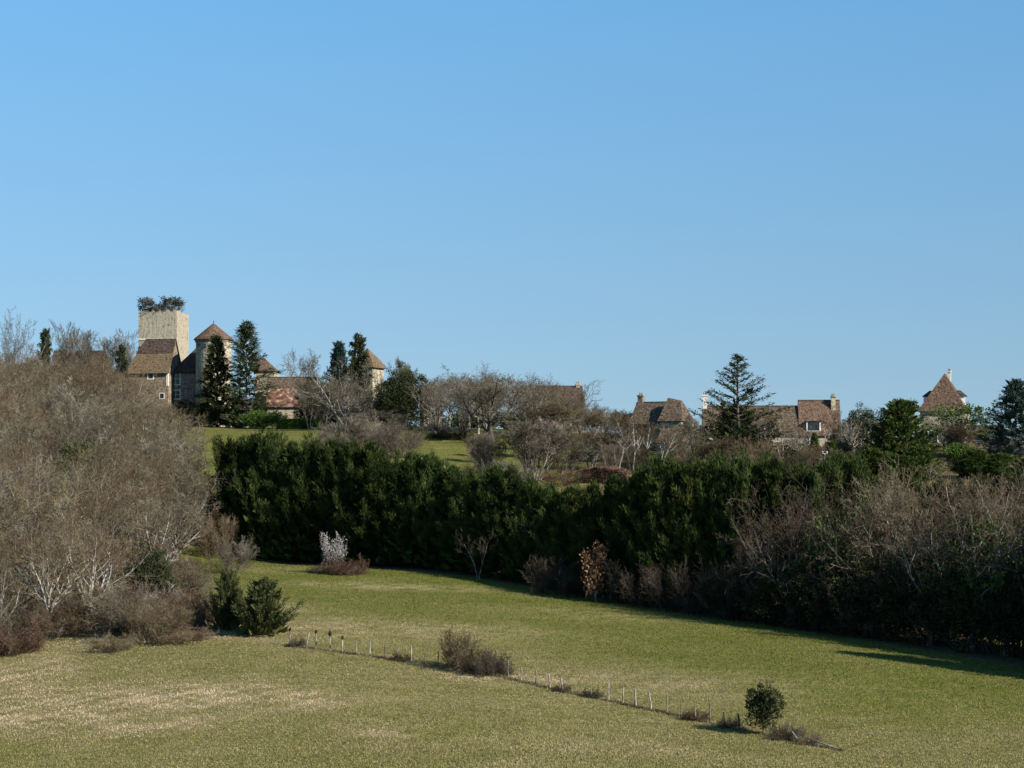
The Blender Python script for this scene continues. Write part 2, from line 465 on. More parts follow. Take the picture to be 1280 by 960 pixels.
def kites(b, d, L, Wd, rs, flat=None):
    """pointed leaf quads at points b along directions d."""
    b = np.asarray(b, float); d = np.asarray(d, float)
    d = d / np.maximum(np.linalg.norm(d, axis=1, keepdims=True), 1e-9)
    r = rs.normal(size=d.shape)
    if flat is not None:
        r = r * flat + np.array([0, 0, 1.0])
        r = np.cross(d, r)
    s = np.cross(d, r) if flat is None else r
    s /= np.maximum(np.linalg.norm(s, axis=1, keepdims=True), 1e-9)
    L = np.asarray(L).reshape(-1, 1) * np.ones((len(b), 1)); Wd = np.asarray(Wd).reshape(-1, 1) * np.ones((len(b), 1))
    V = np.stack([b, b + d * L * .42 + s * Wd, b + d * L, b + d * L * .42 - s * Wd], 1)
    Q = np.arange(len(b))[:, None] * 4 + np.arange(4)[None]
    return V.reshape(-1, 3), Q

def join(parts):
    V = []; Q = []; o = 0
    for v, q in parts:
        V.append(v); Q.append(q + o); o += len(v)
    return np.concatenate(V), np.concatenate(Q)

class Proto:
    def __init__(s, meshes):
        s.meshes = meshes          # list of (name, mesh)
        P = []
        for _, m in meshes:
            a = np.empty(len(m.vertices) * 3, dtype=np.float32)
            m.vertices.foreach_get("co", a)
            P.append(a.reshape(-1, 3))
        P = np.concatenate(P)
        s.h = float(np.percentile(P[:, 2], 99.7))
        s.w = float(np.percentile(P[:, 0], 98.5) - np.percentile(P[:, 0], 1.5))

def branch_tree(seed, H, trunk=.42, r0=.2, n=(8, 7, 6, 5), lens=(.55, .5, .48, .42), angs=(42, 42, 45, 45), up=(.0, .10, .06, .05, .03),
                wob=(.05, .13, .18, .22, .25), rmin=.011, t0=(.35, .3, .25, .2), lean=0.0, stems=1, spread=0.0, pale_r=.024):
    """returns limb segments (thick) and twig segments (thin) of a bare tree."""
    rg = random.Random(seed)
    thick, thin, tips = [], [], []
    maxl = len(n)
    def br(p, d, L, r, lev):
        k = (5, 5, 4, 3, 2)[lev]
        pts, rad = [p], [r]
        w = wob[lev]
        for i in range(k):
            d = nrm((d[0] + rg.gauss(0, w), d[1] + rg.gauss(0, w), d[2] + rg.gauss(0, w) + up[lev]))
            q = (p[0] + d[0] * L / k, p[1] + d[1] * L / k, p[2] + d[2] * L / k)
            r2 = max(rmin * .6, r * (1 - .72 * (i + 1) / k))
            (thick if lev <= 3 and rad[-1] > pale_r else thin).append((p, q, rad[-1], r2))
            pts.append(q); rad.append(r2); p = q
        if lev >= maxl - 1: tips.append((pts[-1], d))
        if lev >= maxl: return
        m = max(1, int(round(n[lev] * rg.uniform(.8, 1.2))))
        az = rg.uniform(0, 6.28)
        for j in range(m):
            t = t0[lev] + (1 - t0[lev]) * (j + rg.uniform(.2, .8)) / m
            f = t * k; i = min(k - 1, int(f)); f -= i
            a, b = pts[i], pts[i + 1]
            q = (a[0] + (b[0] - a[0]) * f, a[1] + (b[1] - a[1]) * f, a[2] + (b[2] - a[2]) * f)
            dd = nrm((b[0] - a[0], b[1] - a[1], b[2] - a[2]))
            az += 2.4 + rg.gauss(0, .4)
            nd = tilt(dd, R(angs[lev] * rg.uniform(.65, 1.3)), az)
            base = H * .92 if lev == 0 else L
            br(q, nd, base * lens[lev] * rg.uniform(.65, 1.15) * (1.15 - .45 * t), max(rmin, (rad[i] * (1 - f) + rad[i + 1] * f) * rg.uniform(.5, .75)), lev + 1)
    for s in range(stems):
        az = 6.28 * s / stems + rg.uniform(-.6, .6)
        d = (spread * math.cos(az) * rg.uniform(.4, 1.1) + lean, spread * math.sin(az) * rg.uniform(.4, 1.1), 1.0)
        q = (.15 * spread * math.cos(az) * 3, .15 * spread * math.sin(az) * 3, -.3) if stems > 1 else (0, 0, -.4)
        br(q, nrm(d), H * trunk * rg.uniform(.85, 1.1), r0, 0)
    return thick, thin, tips

def bare_proto(name, seed, H, bark, twig, leaf=None, leaf_n=0, leaf_l=.3, leaf_w=.08, jit=.18, ivy=0, ivy_h=.6, **kw):
    thick, thin, tips = branch_tree(seed, H, **kw)
    v1, q1 = tubes(thick, 5)
    ms = [("trunk", raw_mesh(name + "_trunk", v1, q1, MT[bark], True))]
    v2, q2 = tubes(thin, 3)
    ms.append(("crown", raw_mesh(name + "_crown", v2, q2, MT[twig])))
    rs = np.random.default_rng(seed)
    if leaf:
        tp = np.array([t[0] for t in tips]); td = np.array([t[1] for t in tips])
        ix = rs.integers(0, len(tp), leaf_n)
        b = tp[ix] + rs.normal(0, jit, (leaf_n, 3)) - td[ix] * rs.random((leaf_n, 1)) * (.5 if jit < .1 else 0); d = td[ix] + rs.normal(0, .7, (leaf_n, 3))
        v, q = kites(b, d, rs.uniform(.6, 1.2, leaf_n) * leaf_l, leaf_w, rs)
        ms.append(("foliage", raw_mesh(name + "_foliage", v, q, MT[leaf])))
    if ivy:
        ts = [t for t in thick if t[1][2] < H * ivy_h]
        ix = rs.integers(0, len(ts), ivy)
        A = np.array([t[0] for t in ts])[ix]; B = np.array([t[1] for t in ts])[ix]
        b = A + (B - A) * rs.random((ivy, 1)) + rs.normal(0, .28, (ivy, 3))
        v, q = kites(b, rs.normal(0, 1, (ivy, 3)), rs.uniform(.15, .4, ivy), .09, rs)
        ms.append(("ivy", raw_mesh(name + "_ivy", v, q, MT['ivy'])))
    return Proto(ms)

def conifer_proto(name, seed, H, Rb, leaf, bark='bark_dark', nbr=60, prof=.7, base=.03, ang=(55, 20), curve=.3, per=9, kl=.42, kw=.07, nk=8,
                  core=250, core_r=.35, jag=.2, fl=None, inner=.45, stem_r=.2, clear=0.0, spray_out=.6, tips_up=.5):
    """trunk + branches carrying feathery sprays. ang: branch angle above horizontal at (top, bottom)."""
    rs = np.random.default_rng(seed)
    segs = [((0, 0, H * i / 6 - .4), (0, 0, H * (i + 1) / 6 - .4 * (i < 5)), stem_r * (1 - i / 6.4), stem_r * (1 - (i + 1) / 6.4)) for i in range(6)]
    b_all, d_all, l_all = [], [], []
    for i in range(nbr):
        t = base + (1 - base) * ((i + rs.random()) / nbr) ** 1.0
        if t > .985: t = .985
        Rr = Rb * (1 - t) ** prof * (1 + rs.normal(0, jag)) * min(1, .55 + t * 4)
        Rr = max(Rr, .12)
        az = i * 2.39996 + rs.normal(0, .3)
        a = R(ang[0] * t + ang[1] * (1 - t) + rs.normal(0, 6))
        o = np.array([math.cos(az), math.sin(az), 0])
        dirv = o * math.cos(a) + np.array([0, 0, 1]) * math.sin(a)
        L = Rr / max(.25, math.cos(a))
        p = np.array([0, 0, t * H])
        p[2] = max(.2, t * H - L * math.sin(a) * .5) if a > 0 else t * H
        m = max(3, int(per * (.35 + L / (Rb + .1))))
        u = inner + (1 - inner) * (np.arange(m) + rs.random(m)) / m
        pos = p + dirv * (u * L)[:, None] + np.array([0, 0, 1]) * (curve * L * (u ** 2))[:, None]
        segs.append((tuple(p), tuple(p + dirv * L * .5 + np.array([0, 0, curve * L * .25])), .05 * L / 2.5 + .015, .03))
        segs.append((tuple(p + dirv * L * .5 + np.array([0, 0, curve * L * .25])), tuple(p + dirv * L * .97 + np.array([0, 0, curve * L * .94])), .03, .012))
        for j in range(m):
            for k in range(nk):
                f = (k + .5) / nk
                dd = dirv * spray_out + np.array([0, 0, tips_up]) + rs.normal(0, .42, 3)
                b_all.append(pos[j] + dd * .5 * kl * f + rs.normal(0, .10 * kl / .42, 3)); d_all.append(dd); l_all.append(kl * rs.uniform(.65, 1.25))
    n = len(b_all)
    v1, q1 = kites(np.array(b_all), np.array(d_all), np.array(l_all), kw, rs, fl)
    parts = [(v1, q1)]
    if core:
        t = rs.random(core) ** 1.3 * .93 + .02
        az = rs.random(core) * 6.283
        rr = Rb * (1 - t) ** prof * core_r * np.sqrt(rs.random(core)) * 1.3
        b = np.stack([rr * np.cos(az), rr * np.sin(az), t * H], 1)
        d = np.stack([np.cos(az) * .5, np.sin(az) * .5, np.ones(core) * .8], 1) + rs.normal(0, .3, (core, 3))
        parts.append(kites(b, d, rs.uniform(.7, 1.3, core) * min(1.2, Rb * .45), min(.32, Rb * .12), rs))
    v, q = join(parts)
    vt, qt = tubes(segs, 5)
    return Proto([("trunk", raw_mesh(name + "_trunk", vt, qt, MT[bark], True)), ("crown", raw_mesh(name + "_crown", v, q, MT[leaf]))])

def leafy_proto(name, seed, H, Rx, leaf, bark='bark_dark', z0=.15, clumps=70, per=60, kl=.28, kw=.1, cr=.8, trunk_r=.25, shape=2.0, core=500, spiky=0.0):
    """round broadleaf evergreen: clumps of leaves spread through an uneven ellipsoid on a branching trunk."""
    rs = np.random.default_rng(seed)
    hz = H * (1 - z0) / 2; cz = H * z0 + hz
    b, d = [], []
    segs = [((0, 0, -.4), (rs.normal(0, .1), rs.normal(0, .1), cz), trunk_r, trunk_r * .5)]
    for i in range(clumps):
        z = 1 - 2 * (i + .5) / clumps
        az = i * 2.39996
        rad = math.sqrt(1 - z * z)
        k = rs.uniform(.68, 1.04) * (1 + rs.normal(0, .11))
        n = np.array([rad * math.cos(az), rad * math.sin(az), z])
        c = np.array([0, 0, cz]) + n * np.array([Rx, Rx, hz]) * k
        c[2] = max(c[2], .3)
        segs.append(((0, 0, cz * rs.uniform(.4, .9)), tuple(c), .05, .015))
        m = int(per * rs.uniform(.6, 1.4))
        off = rs.normal(0, 1, (m, 3)); off /= np.linalg.norm(off, axis=1, keepdims=True); off *= (rs.random((m, 1)) ** .4) * cr * rs.uniform(.7, 1.2)
        b.append(c + off * np.array([1, 1, .8])); d.append(off + n * (.5 + spiky) + np.array([0, 0, spiky]) + rs.normal(0, .4, (m, 3)))
    b = np.concatenate(b); d = np.concatenate(d)
    parts = [kites(b, d, rs.uniform(.6, 1.3, len(b)) * kl, kw, rs)]
    if core:
        n = rs.normal(0, 1, (core, 3)); n /= np.linalg.norm(n, axis=1, keepdims=True)
        c = np.array([0, 0, cz]) + n * np.array([Rx, Rx, hz]) * .68 * rs.random((core, 1)) ** .4
        parts.append(kites(c, rs.normal(0, 1, (core, 3)), kl * 2.2, kw * 2, rs))
    v, q = join(parts)
    vt, qt = tubes(segs, 5)
    return Proto([("trunk", raw_mesh(name + "_trunk", vt, qt, MT[bark], True)), ("crown", raw_mesh(name + "_crown", v, q, MT[leaf]))])

PLACED = []
KIND = dict(bramble="bramble_bush", birch="birch_tree", cedar="cedar_tree", spruce="spruce_tree", juniper="juniper_bush", cypress="cypress_tree", hedge_cypress="hedge_cypress_tree",
            garden_cypress="garden_cypress_tree", column_cypress="column_cypress_tree", dark_conifer="dark_conifer_tree", green_conifer="green_conifer_tree", oak="oak_tree",
            evergreen_oak="evergreen_oak_tree", copper_oak="copper_oak_tree", dark_pine="dark_pine_tree", blue_fir="blue_fir_tree")
def put(proto, name, label, cat, group, loc, sx=1.0, sz=1.0, rz=None, lean=(0, 0)):
    name = KIND.get(name, name)
    o = empty(name, loc, rng0.uniform(0, 6.28) if rz is None else rz, label, cat, group)
    o.rotation_euler = (lean[0], lean[1], o.rotation_euler[2])
    o.scale = (sx, sx, sz)
    for nm, me in proto.meshes:
        link(nm, me, o)
    return o
def stand(proto, name, label, cat, px, d, top, width=None, group=None, rz=None, sink=.1, lean=(0, 0)):
    """a plant rooted on the ground at column px and distance d, as tall as row top asks."""
    x = (px - 640) / F * d
    z = gz(x, d)
    h = CZ + (HR - top) / F * d - z
    sz = max(.1, h / proto.h)
    sx = (width / F * d) / proto.w if width else sz
    PLACED.append((name, px, round(h, 1), round(sz, 2), round(sx, 2)))
    return put(proto, name, label, cat, group, (x, d, z - sink), sx, sz, rz, lean)

ORD = ["first", "second", "third", "fourth", "fifth", "sixth", "seventh", "eighth", "ninth", "tenth", "eleventh", "twelfth", "thirteenth", "fourteenth", "fifteenth",
       "sixteenth", "seventeenth", "eighteenth", "nineteenth", "twentieth", "twenty-first", "twenty-second", "twenty-third", "twenty-fourth", "twenty-fifth",
       "twenty-sixth", "twenty-seventh", "twenty-eighth", "twenty-ninth", "thirtieth", "thirty-first", "thirty-second", "thirty-third", "thirty-fourth", "thirty-fifth", "thirty-sixth"]

# ------------------------------------------------------------------ buildings
def window(root, x, z, w, h, y=0.0, mull=(1, 1), frame='trim', fw=.16, name='window'):
    """a stone framed casement on the wall plane y (outside is -y)."""
    m = MB()
    m.box(x - w / 2 - fw, x - w / 2, y - .06, y + .1, z - fw, z + h + fw)
    m.box(x + w / 2, x + w / 2 + fw, y - .06, y + .1, z - fw, z + h + fw)
    m.box(x - w / 2, x + w / 2, y - .06, y + .1, z + h, z + h + fw)
    m.box(x - w / 2, x + w / 2, y - .06, y + .1, z - fw, z)
    for i in range(mull[0]):
        c = x - w / 2 + w * (i + 1) / (mull[0] + 1)
        m.box(c - .06, c + .06, y - .045, y + .05, z, z + h)
    for i in range(mull[1]):
        c = z + h * (i + 1) / (mull[1] + 1)
        m.box(x - w / 2, x + w / 2, y - .04, y + .05, c - .05, c + .05)
    wf = m.build(name, MT[frame], root)
    p = MB(); p.box(x - w / 2, x + w / 2, y - .012, y + .05, z, z + h)
    p.build("pane", MT['glass'], wf)
    return wf

def gable_walls(w, dp, h, rh, zb=-2.5, hl=0, hr=0):
    m = MB()
    a = w / 2
    m.poly([(-a, 0, zb), (a, 0, zb), (a, 0, h), (-a, 0, h)])
    m.poly([(a, dp, zb), (-a, dp, zb), (-a, dp, h), (a, dp, h)])
    for s, hip in ((-1, hl), (1, hr)):
        pts = [(s * a, dp, zb), (s * a, 0, zb), (s * a, 0, h)] + ([] if hip else [(s * a, dp / 2, h + rh)]) + [(s * a, dp, h)]
        m.poly(pts if s < 0 else pts[::-1])
    return m
def gable_roof(w, dp, h, rh, hl=0, hr=0, ov=.45, t=.16):
    m = MB()
    a = w / 2; sl = rh / (dp / 2)
    e = ov; z0 = h - sl * e + .06; zr = h + rh + .06
    xl = -a - (ov * .6); xr = a + (ov * .6)
    rl = (-a + hl) if hl else xl
    rr = (a - hr) if hr else xr
    m.slab([(xl, -e, z0), (xr, -e, z0), (rr, dp / 2, zr), (rl, dp / 2, zr)], t)
    m.slab([(xr, dp + e, z0), (xl, dp + e, z0), (rl, dp / 2, zr), (rr, dp / 2, zr)], t)
    if hl: m.slab([(xl, dp + e, z0), (xl, -e, z0), (rl, dp / 2, zr)], t)
    if hr: m.slab([(xr, -e, z0), (xr, dp + e, z0), (rr, dp / 2, zr)], t)
    rd = MB(); rd.box(rl, rr, dp / 2 - .12, dp / 2 + .12, zr - .05, zr + .1)
    return m, rd
def chimney(parent, x, y, z0, z1, w=.9, dp=.7, mat='stone_cream', name='chimney'):
    m = MB(); m.box(x - w / 2, x + w / 2, y - dp / 2, y + dp / 2, z0, z1 - .25)
    m.box(x - w / 2 - .1, x + w / 2 + .1, y - dp / 2 - .1, y + dp / 2 + .1, z1 - .247, z1)
    c = m.build(name, MT[mat], parent)
    p = MB()
    for s in (-.22, .22): p.cyl(x + s * w, y, z1 + .002, z1 + .4, .13, .1, 8)
    p.build("chimney_pot", MT['stone_brown'], c)
    return c
def dormer(root, x, y, z, w, h, dp, rh, wall='white', roof='tile_brown', front='glass', shutters=False):
    """a dormer with a hipped roof; front at y, running back dp."""
    m = MB(); m.box(x - w / 2, x + w / 2, y, y + dp, z, z + h)
    d = m.build("dormer", MT[wall], root)
    r = MB(); o = .25
    zt = z + h + rh
    r.slab([(x - w / 2 - o, y - o, z + h), (x + w / 2 + o, y - o, z + h), (x, y + dp * .35, zt)], .1)
    r.slab([(x + w / 2 + o, y - o, z + h), (x + w / 2 + o, y + dp, z + h), (x, y + dp, zt), (x, y + dp * .35, zt)], .1)
    r.slab([(x - w / 2 - o, y + dp, z + h), (x - w / 2 - o, y - o, z + h), (x, y + dp * .35, zt), (x, y + dp, zt)], .1)
    r.build("dormer_roof", MT[roof], d)
    g = MB(); g.box(x - w * .42, x + w * .4, y - .03, y + .05, z + .1, z + h - .08)
    g.build("dormer_window", MT['glass'], d)
    return d
def spot(px, row, d):
    """point at column, row and distance, and metres per pixel there."""
    return W(px, row, d), d / F

def up(row, d): return CZ + (HR - row) / F * d

# --- the keep
d = 478.0
x, _, _ = W(197, 530, d)
zb = gz(x, d)
keep = empty("castle_keep", (x, d, zb), R(-9), "tall square ruined stone keep with bushes growing on its broken top", "castle keep")
ztop = up(388, d) - zb
def rough_wall_box(w, dp, z0, z1, seed, jag=.4):
    rg = random.Random(seed)
    m = MB()
    n = 26
    ring = []
    for i in range(n): ring.append((-w / 2 + w * i / n, 0))
    for i in range(4): ring.append((w / 2, dp * i / 4))
    for i in range(n): ring.append((w / 2 - w * i / n, dp))
    for i in range(4): ring.append((-w / 2, dp - dp * i / 4))
    k = len(ring)
    rows = 12
    grid = []
    for j in range(rows + 1):
        z = z0 + (z1 - z0) * j / rows
        lay = []
        for i, (a, b) in enumerate(ring):
            zz = z + (rg.uniform(-jag, jag * .6) if j == rows else 0)
            lay.append((a + rg.gauss(0, .012), b + rg.gauss(0, .012), zz))
        grid.append(lay)
    for j in range(rows):
        for i in range(k):
            i2 = (i + 1) % k
            m.poly([grid[j][i], grid[j][i2], grid[j + 1][i2], grid[j + 1][i]])
    m.poly([(p[0], p[1], z1 - .5) for p in grid[0]])
    return m
rough_wall_box(7.9, 8.2, -3, ztop, 5).build("wall", MT['stone_keep'], keep)
sm = MB(); sm.box(-4.1, 4.1, -.14, -.002, up(425, d) - zb, up(423, d) - zb)
sm.build("string_course", MT['trim'], keep)
# --- manor wing below the keep
d = 468.0
x, _, _ = W(184, 530, d)
zb = gz(x, d)
man = empty("manor_house", (x, d, zb), R(-12), "stone manor house with steep lichen-spotted tiled roof below the square keep", "house")
we, h, rh = 8.6, up(462, d) - zb, 6.1
gable_walls(we, 7.6, h, rh, hl=2.6).build("wall", MT['stone_brown'], man)
rf, rd = gable_roof(we, 7.6, h, rh, hl=2.6, ov=.5)
ro = rf.build("roof", MT['tile_lichen'], man); rd.build("ridge", MT['tile_brown'], ro)
# brown newer tiles on the upper half of the front slope
ub = MB(); a0 = .5
pts = []
for (px_, t_) in ((-3.05, .52), (4.5, .52), (4.5, .985), (-1.75, .985)):
    pts.append((px_, 3.8 * t_ - .035, h + rh * t_ + .12))
ub.slab(pts, .04); ub.build("upper_tiles", MT['tile_dark'], ro)
window(man, .7, h - 1.75, 1.0, 1.15, mull=(0, 0), frame='white', fw=.18)
window(man, 3.0, h - 5.6, .8, .9, mull=(0, 0), frame='trim', fw=.18)
qn = MB(); qn.box(we / 2 - .42, we / 2 + .05, -.06, .4, h - 3.2, h - .1); qn.build("quoin", MT['trim'], man)
bt = MB(); bt.box(-4.3, -2.6, 7.65, 9.6, -2, up(424, d) - zb); bt.build("buttress", MT['stone_keep'], man)
# --- recessed wing with mullioned windows
d = 470.0
x, _, _ = W(242, 530, d); zb = gz(x, d)
wing = empty("manor_wing", (x, d, zb), R(-3), "recessed shaded wing with two stone mullioned windows beside the round tower", "house wing")
h = up(463.5, d) - zb
gable_walls(9.0, 6.5, h, 4.4, hl=4.2).build("wall", MT['stone_grey'], wing)
rf, rd = gable_roof(9.0, 6.5, h, 4.4, hl=4.2, ov=.35)
ro = rf.build("roof", MT['tile_dark'], wing); rd.build("ridge", MT['tile_brown'], ro)
xw = W(219.5, 0, d)[0] - x
window(wing, xw, up(480, d) - zb, 1.5, 2.1, mull=(1, 1), fw=.25)
window(wing, xw, up(498, d) - zb, 1.5, 1.5, mull=(1, 1), fw=.25)
# --- round tower
d = 467.0
x, _, _ = W(267, 530, d); zb = gz(x, d)
rt = empty("round_tower", (x, d, zb), 0, "round stone tower with a red-brown conical roof behind a dark spruce", "tower")
Rr = 22 * d / F
ze = up(425, d) - zb; za = up(404, d) - zb
m = MB()
m.cyl(0, 0, -3, ze, Rr * 1.03, Rr, 40); m.build("wall", MT['stone_cream'], rt, False)
m = MB(); m.cyl(0, 0, ze - .5, ze - .05, Rr + .12, Rr + .26, 40); m.build("cornice", MT['stone_brown'], rt)
m = MB(); m.cyl(0, 0, ze, ze + .45, Rr + .5, Rr + .1, 40); m.cyl(0, 0, ze + .453, za, Rr + .08, .08, 40)
ro = m.build("roof", MT['tile_cone'], rt)
m = MB(); m.cyl(0, 0, za - .1, za + .7, .05, .02, 8); m.cyl(0, 0, za + .15, za + .38, .05, .12, 8); m.build("finial", MT['iron'], ro)
m = MB(); m.box(-Rr * .75 - .3, -Rr * .75 + .1, -Rr * .74, -Rr * .6, ze - 1.3, ze - .7); m.build("loophole", MT['glass'], rt)
m = MB(); m.box(-Rr * .62, -Rr * .3, -Rr * .97, -Rr * .7, ze - 1.7, ze - .9); m.build("window", MT['glass'], rt)

def house(name, label, px, d, wpx, row_ridge, row_eave, rot, dp, wall, roof, hl=0, hr=0, row_base=None, ov=.45, cat="house"):
    s = d / F
    x = (px - 640) * s
    zb = gz(x, d)
    o = empty(name, (x, d, zb), R(rot), label, cat)
    h = up(row_eave, d) - zb
    rh = up(row_ridge, d + dp / 2) - up(row_eave, d)
    w = wpx * s / math.cos(R(rot))
    gable_walls(w, dp, h, rh, hl=hl, hr=hr).build("wall", MT[wall], o)
    rf, rd = gable_roof(w, dp, h, rh, hl, hr, ov)
    ro = rf.build("roof", MT[roof], o); rd.build("ridge", MT['tile_brown'], ro)
    return o, ro, h, rh, w, s
house("barn", "long low brown roof glimpsed above bare trees beyond the wood", 95, 478, 62, 439, 462, 0, 8, 'stone_brown', 'tile_dark', cat="barn")
o, ro, h, rh, w, s = house("tall_gabled_house", "tall narrow house end peeping out behind the open-topped spruce", 331, 474, 23, 449, 462, -4, 6, 'stone_cream', 'tile_cone', hr=2.2)
house("stone_outbuilding", "long house with plain grey-brown roof just behind the red-tiled outbuilding", 362, 466, 58, 472, 488, -2, 7, 'stone_brown', 'tile_brown')
o, ro, h, rh, w, s = house("red_roofed_outbuilding", "low cream outbuilding with patchy red tiled roof beside the tall spruce", 356, 456, 44, 484, 506, -3, 6, 'stone_cream', 'tile_red')
dr = MB(); dr.box(-.9, .3, -.04, .05, -.6, 1.5); dr.build("door", MT['wood'], o)
# --- dovecote with ochre pyramid roof
d = 470.0
x = (452 - 640) / F * d; zb = gz(x, d)
dv = empty("dovecote", (x, d, zb), R(-24), "cream tower with an ochre pyramid roof behind two dark conifers", "dovecote")
s = d / F; a = 2.4
h = up(458, d) - zb; za = up(435, d + a) - zb
m = MB(); m.box(-a, a, 0, 2 * a, -3, h); m.build("wall", MT['stone_cream'], dv)
m = MB(); e = a + .55
for k in range(4):
    c = [(-e, a - e), (e, a - e), (e, a + e), (-e, a + e)]
    p, q = c[k], c[(k + 1) % 4]
    m.slab([(p[0], p[1], h - .25), (q[0], q[1], h - .25), (q[0] * .62, a + (q[1] - a) * .62, h + 1.5), (p[0] * .62, a + (p[1] - a) * .62, h + 1.5)], .12)
    m.slab([(p[0] * .62, a + (p[1] - a) * .62, h + 1.503), (q[0] * .62, a + (q[1] - a) * .62, h + 1.503), (0, a, za)], .12)
m.build("roof", MT['tile_lichen'], dv)
# --- centre houses
o, ro, h, rh, w, s = house("stone_barn", "small ochre stone gable half hidden by grey bare trees", 541, 470, 22, 482, 492, 10, 6, 'stone_cream', 'tile_brown', cat="barn")
o, ro, h, rh, w, s = house("dark_roofed_house", "house with a broad dark brown roof and corner chimney behind thin trees", 702, 440, 56, 483, 507, 6, 8, 'stone_brown', 'tile_dark')
chimney(ro, w / 2 - .6, 4, h + rh - 1.5, h + rh + .5, .7, .7)
window(o, -1.5, .4 * h, .5, 1.6, mull=(0, 0), frame='white')

# --- village house A: gable with chimney, cross-wing and small turret
d = 402.0; s = d / F
x = (822 - 640) * s; zb = gz(x, d)
va = empty("steep_roofed_house", (x, d, zb), R(-24), "stone house with chimney gable, two steep brown roofs and a small turret", "house")
h = up(527, d) - zb; rh = up(503, d + 3.5) - up(527, d)
w = 6.4
m = gable_walls(w, 7, h, rh); 
for i, (vx, vy, vz) in enumerate(m.v): m.v[i] = (vx - 1.6, vy, vz)
m.build("wall", MT['stone_brown'], va)
rf, rd = gable_roof(w, 7, h, rh)
for q in (rf, rd): q.v = [(a_ - 1.6, b_, c_) for a_, b_, c_ in q.v]
ro = rf.build("roof", MT['tile_brown'], va); rd.build("ridge", MT['tile_brown'], ro)
chimney(ro, -1.6 - w / 2 + .5, 3.5, h + rh - 1.2, h + rh + 1.3, .9, .9, 'stone_brown')
m = MB(); m.box(.9, 4.6, -1.2, 4.6, -2.5, h + .2); m.build("cross_wing", MT['stone_cream'], va)
m = MB(); zr = up(497, d) - zb
e0, e1, f0, f1 = .55, 4.95, -1.6, 5.0
m.slab([(e0, f0, h), (e1, f0, h), (3.6, 1.3, zr - .5), (1.35, 1.3, zr)], .14)
m.slab([(e1, f0, h), (e1, f1, h), (3.6, 2.1, zr - .5), (3.6, 1.3, zr - .5)], .14)
m.slab([(e1, f1, h), (e0, f1, h), (1.35, 2.1, zr), (3.6, 2.1, zr - .5)], .14)
m.slab([(e0, f1, h), (e0, f0, h), (1.35, 1.3, zr), (1.35, 2.1, zr)], .14)
m.slab([(1.35, 1.3, zr), (3.6, 1.3, zr - .5), (3.6, 2.1, zr - .5), (1.35, 2.1, zr)], .1)
m.build("steep_roof", MT['tile_brown'], va)
m = MB(); m.box(4.62, 6.0, .2, 2.0, -2.5, h - .2); m.build("turret", MT['stone_cream'], va)
m = MB()
for p, q in (((4.4, -.1), (6.25, -.1)), ((6.25, -.1), (6.25, 2.3)), ((6.25, 2.3), (4.4, 2.3))):
    m.slab([(*p, h - .25), (*q, h - .25), (5.2, 1.1, h + 1.15)], .1)
m.build("turret_roof", MT['tile_dark'], va)
m = MB(); m.box(1.6, 5.4, -4.2, -1.25, -2.5, h - 3.4); m.build("porch", MT['stone_brown'], va)
m = MB(); m.slab([(1.3, -4.6, h - 3.7), (5.8, -4.6, h - 3.7), (5.8, -1.22, h - 1.2), (1.3, -1.22, h - 1.2)], .14); m.build("porch_roof", MT['tile_brown'], va)
window(va, 4.55, h - 4.5, .5, .9, y=-4.25, mull=(0, 0), frame='white', fw=.22)
window(va, 2.0, h - 1.6, .7, .9, y=-1.2, mull=(0, 0), frame='trim', fw=.12)
# --- village house B: long house in two heights with dormers
d = 405.0; s = d / F
x = (965 - 640) * s; zb = gz(x, d)
vb = empty("long_dormered_house", (x, d, zb), R(-3), "long stone house with brown roof, dormers and two chimneys behind the cedar", "house")
def xl(px): return (px - 965) * s
h = up(541, d) - zb; rhA = up(508, d + 4) - up(541, d); rhB = up(501, d + 4) - up(541, d)
def shift(m, dx):
    m.v = [(a_ + dx, b_, c_) for a_, b_, c_ in m.v]; return m
wA = (1000 - 880) * s; cA = xl(940)
wB = (1049 - 1000) * s; cB = xl(1024.5)
shift(gable_walls(wA, 8, h, rhA), cA).build("wall", MT['stone_cream'], vb)
shift(gable_walls(wB, 8.1, h + .01, rhB), cB).build("end_wall", MT['stone_cream'], vb)
rf, rd = gable_roof(wA - .5, 8, h, rhA, ov=.4)
ro = shift(rf, cA - .2).build("roof", MT['tile_brown'], vb); shift(rd, cA - .2).build("ridge", MT['tile_brown'], ro)
rf, rd = gable_roof(wB, 8.1, h, rhB, ov=.4)
rob = shift(rf, cB + .1).build("end_roof", MT['tile_cone'], vb); shift(rd, cB + .1).build("ridge", MT['tile_brown'], rob)
chimney(ro, xl(882), 4, h + rhA - 2, h + rhA + 2.0, .75, .75, 'trim')
chimney(rob, xl(1043), 3.2, h + rhB - 2, h + rhB + .75, .75, .75, 'stone_cream')
zd = up(542, d) - zb
dormer(vb, xl(963), .4, up(541, d) - zb, 1.9, 1.55, 3.2, 1.0, roof='tile_brown')
dormer(vb, xl(938), .4, up(541, d) - zb, 1.3, 1.3, 3.2, .9, roof='tile_brown')
dormer(vb, xl(1017), .1, up(539, d) - zb, 2.4, 1.7, 3.4, 1.1, roof='tile_cone')
dormer(vb, xl(889), .4, up(540, d) - zb, 1.0, 1.1, 3.2, .8, roof='tile_brown')
m = MB(); m.box(xl(990), xl(997), -.05, .05, -1, 1.6); m.build("door", MT['bark_dark'], vb)
window(vb, xl(950), .9, .8, 1.1, mull=(1, 0), frame='white')
window(vb, xl(1012), .9, .8, 1.1, mull=(1, 0), frame='white')
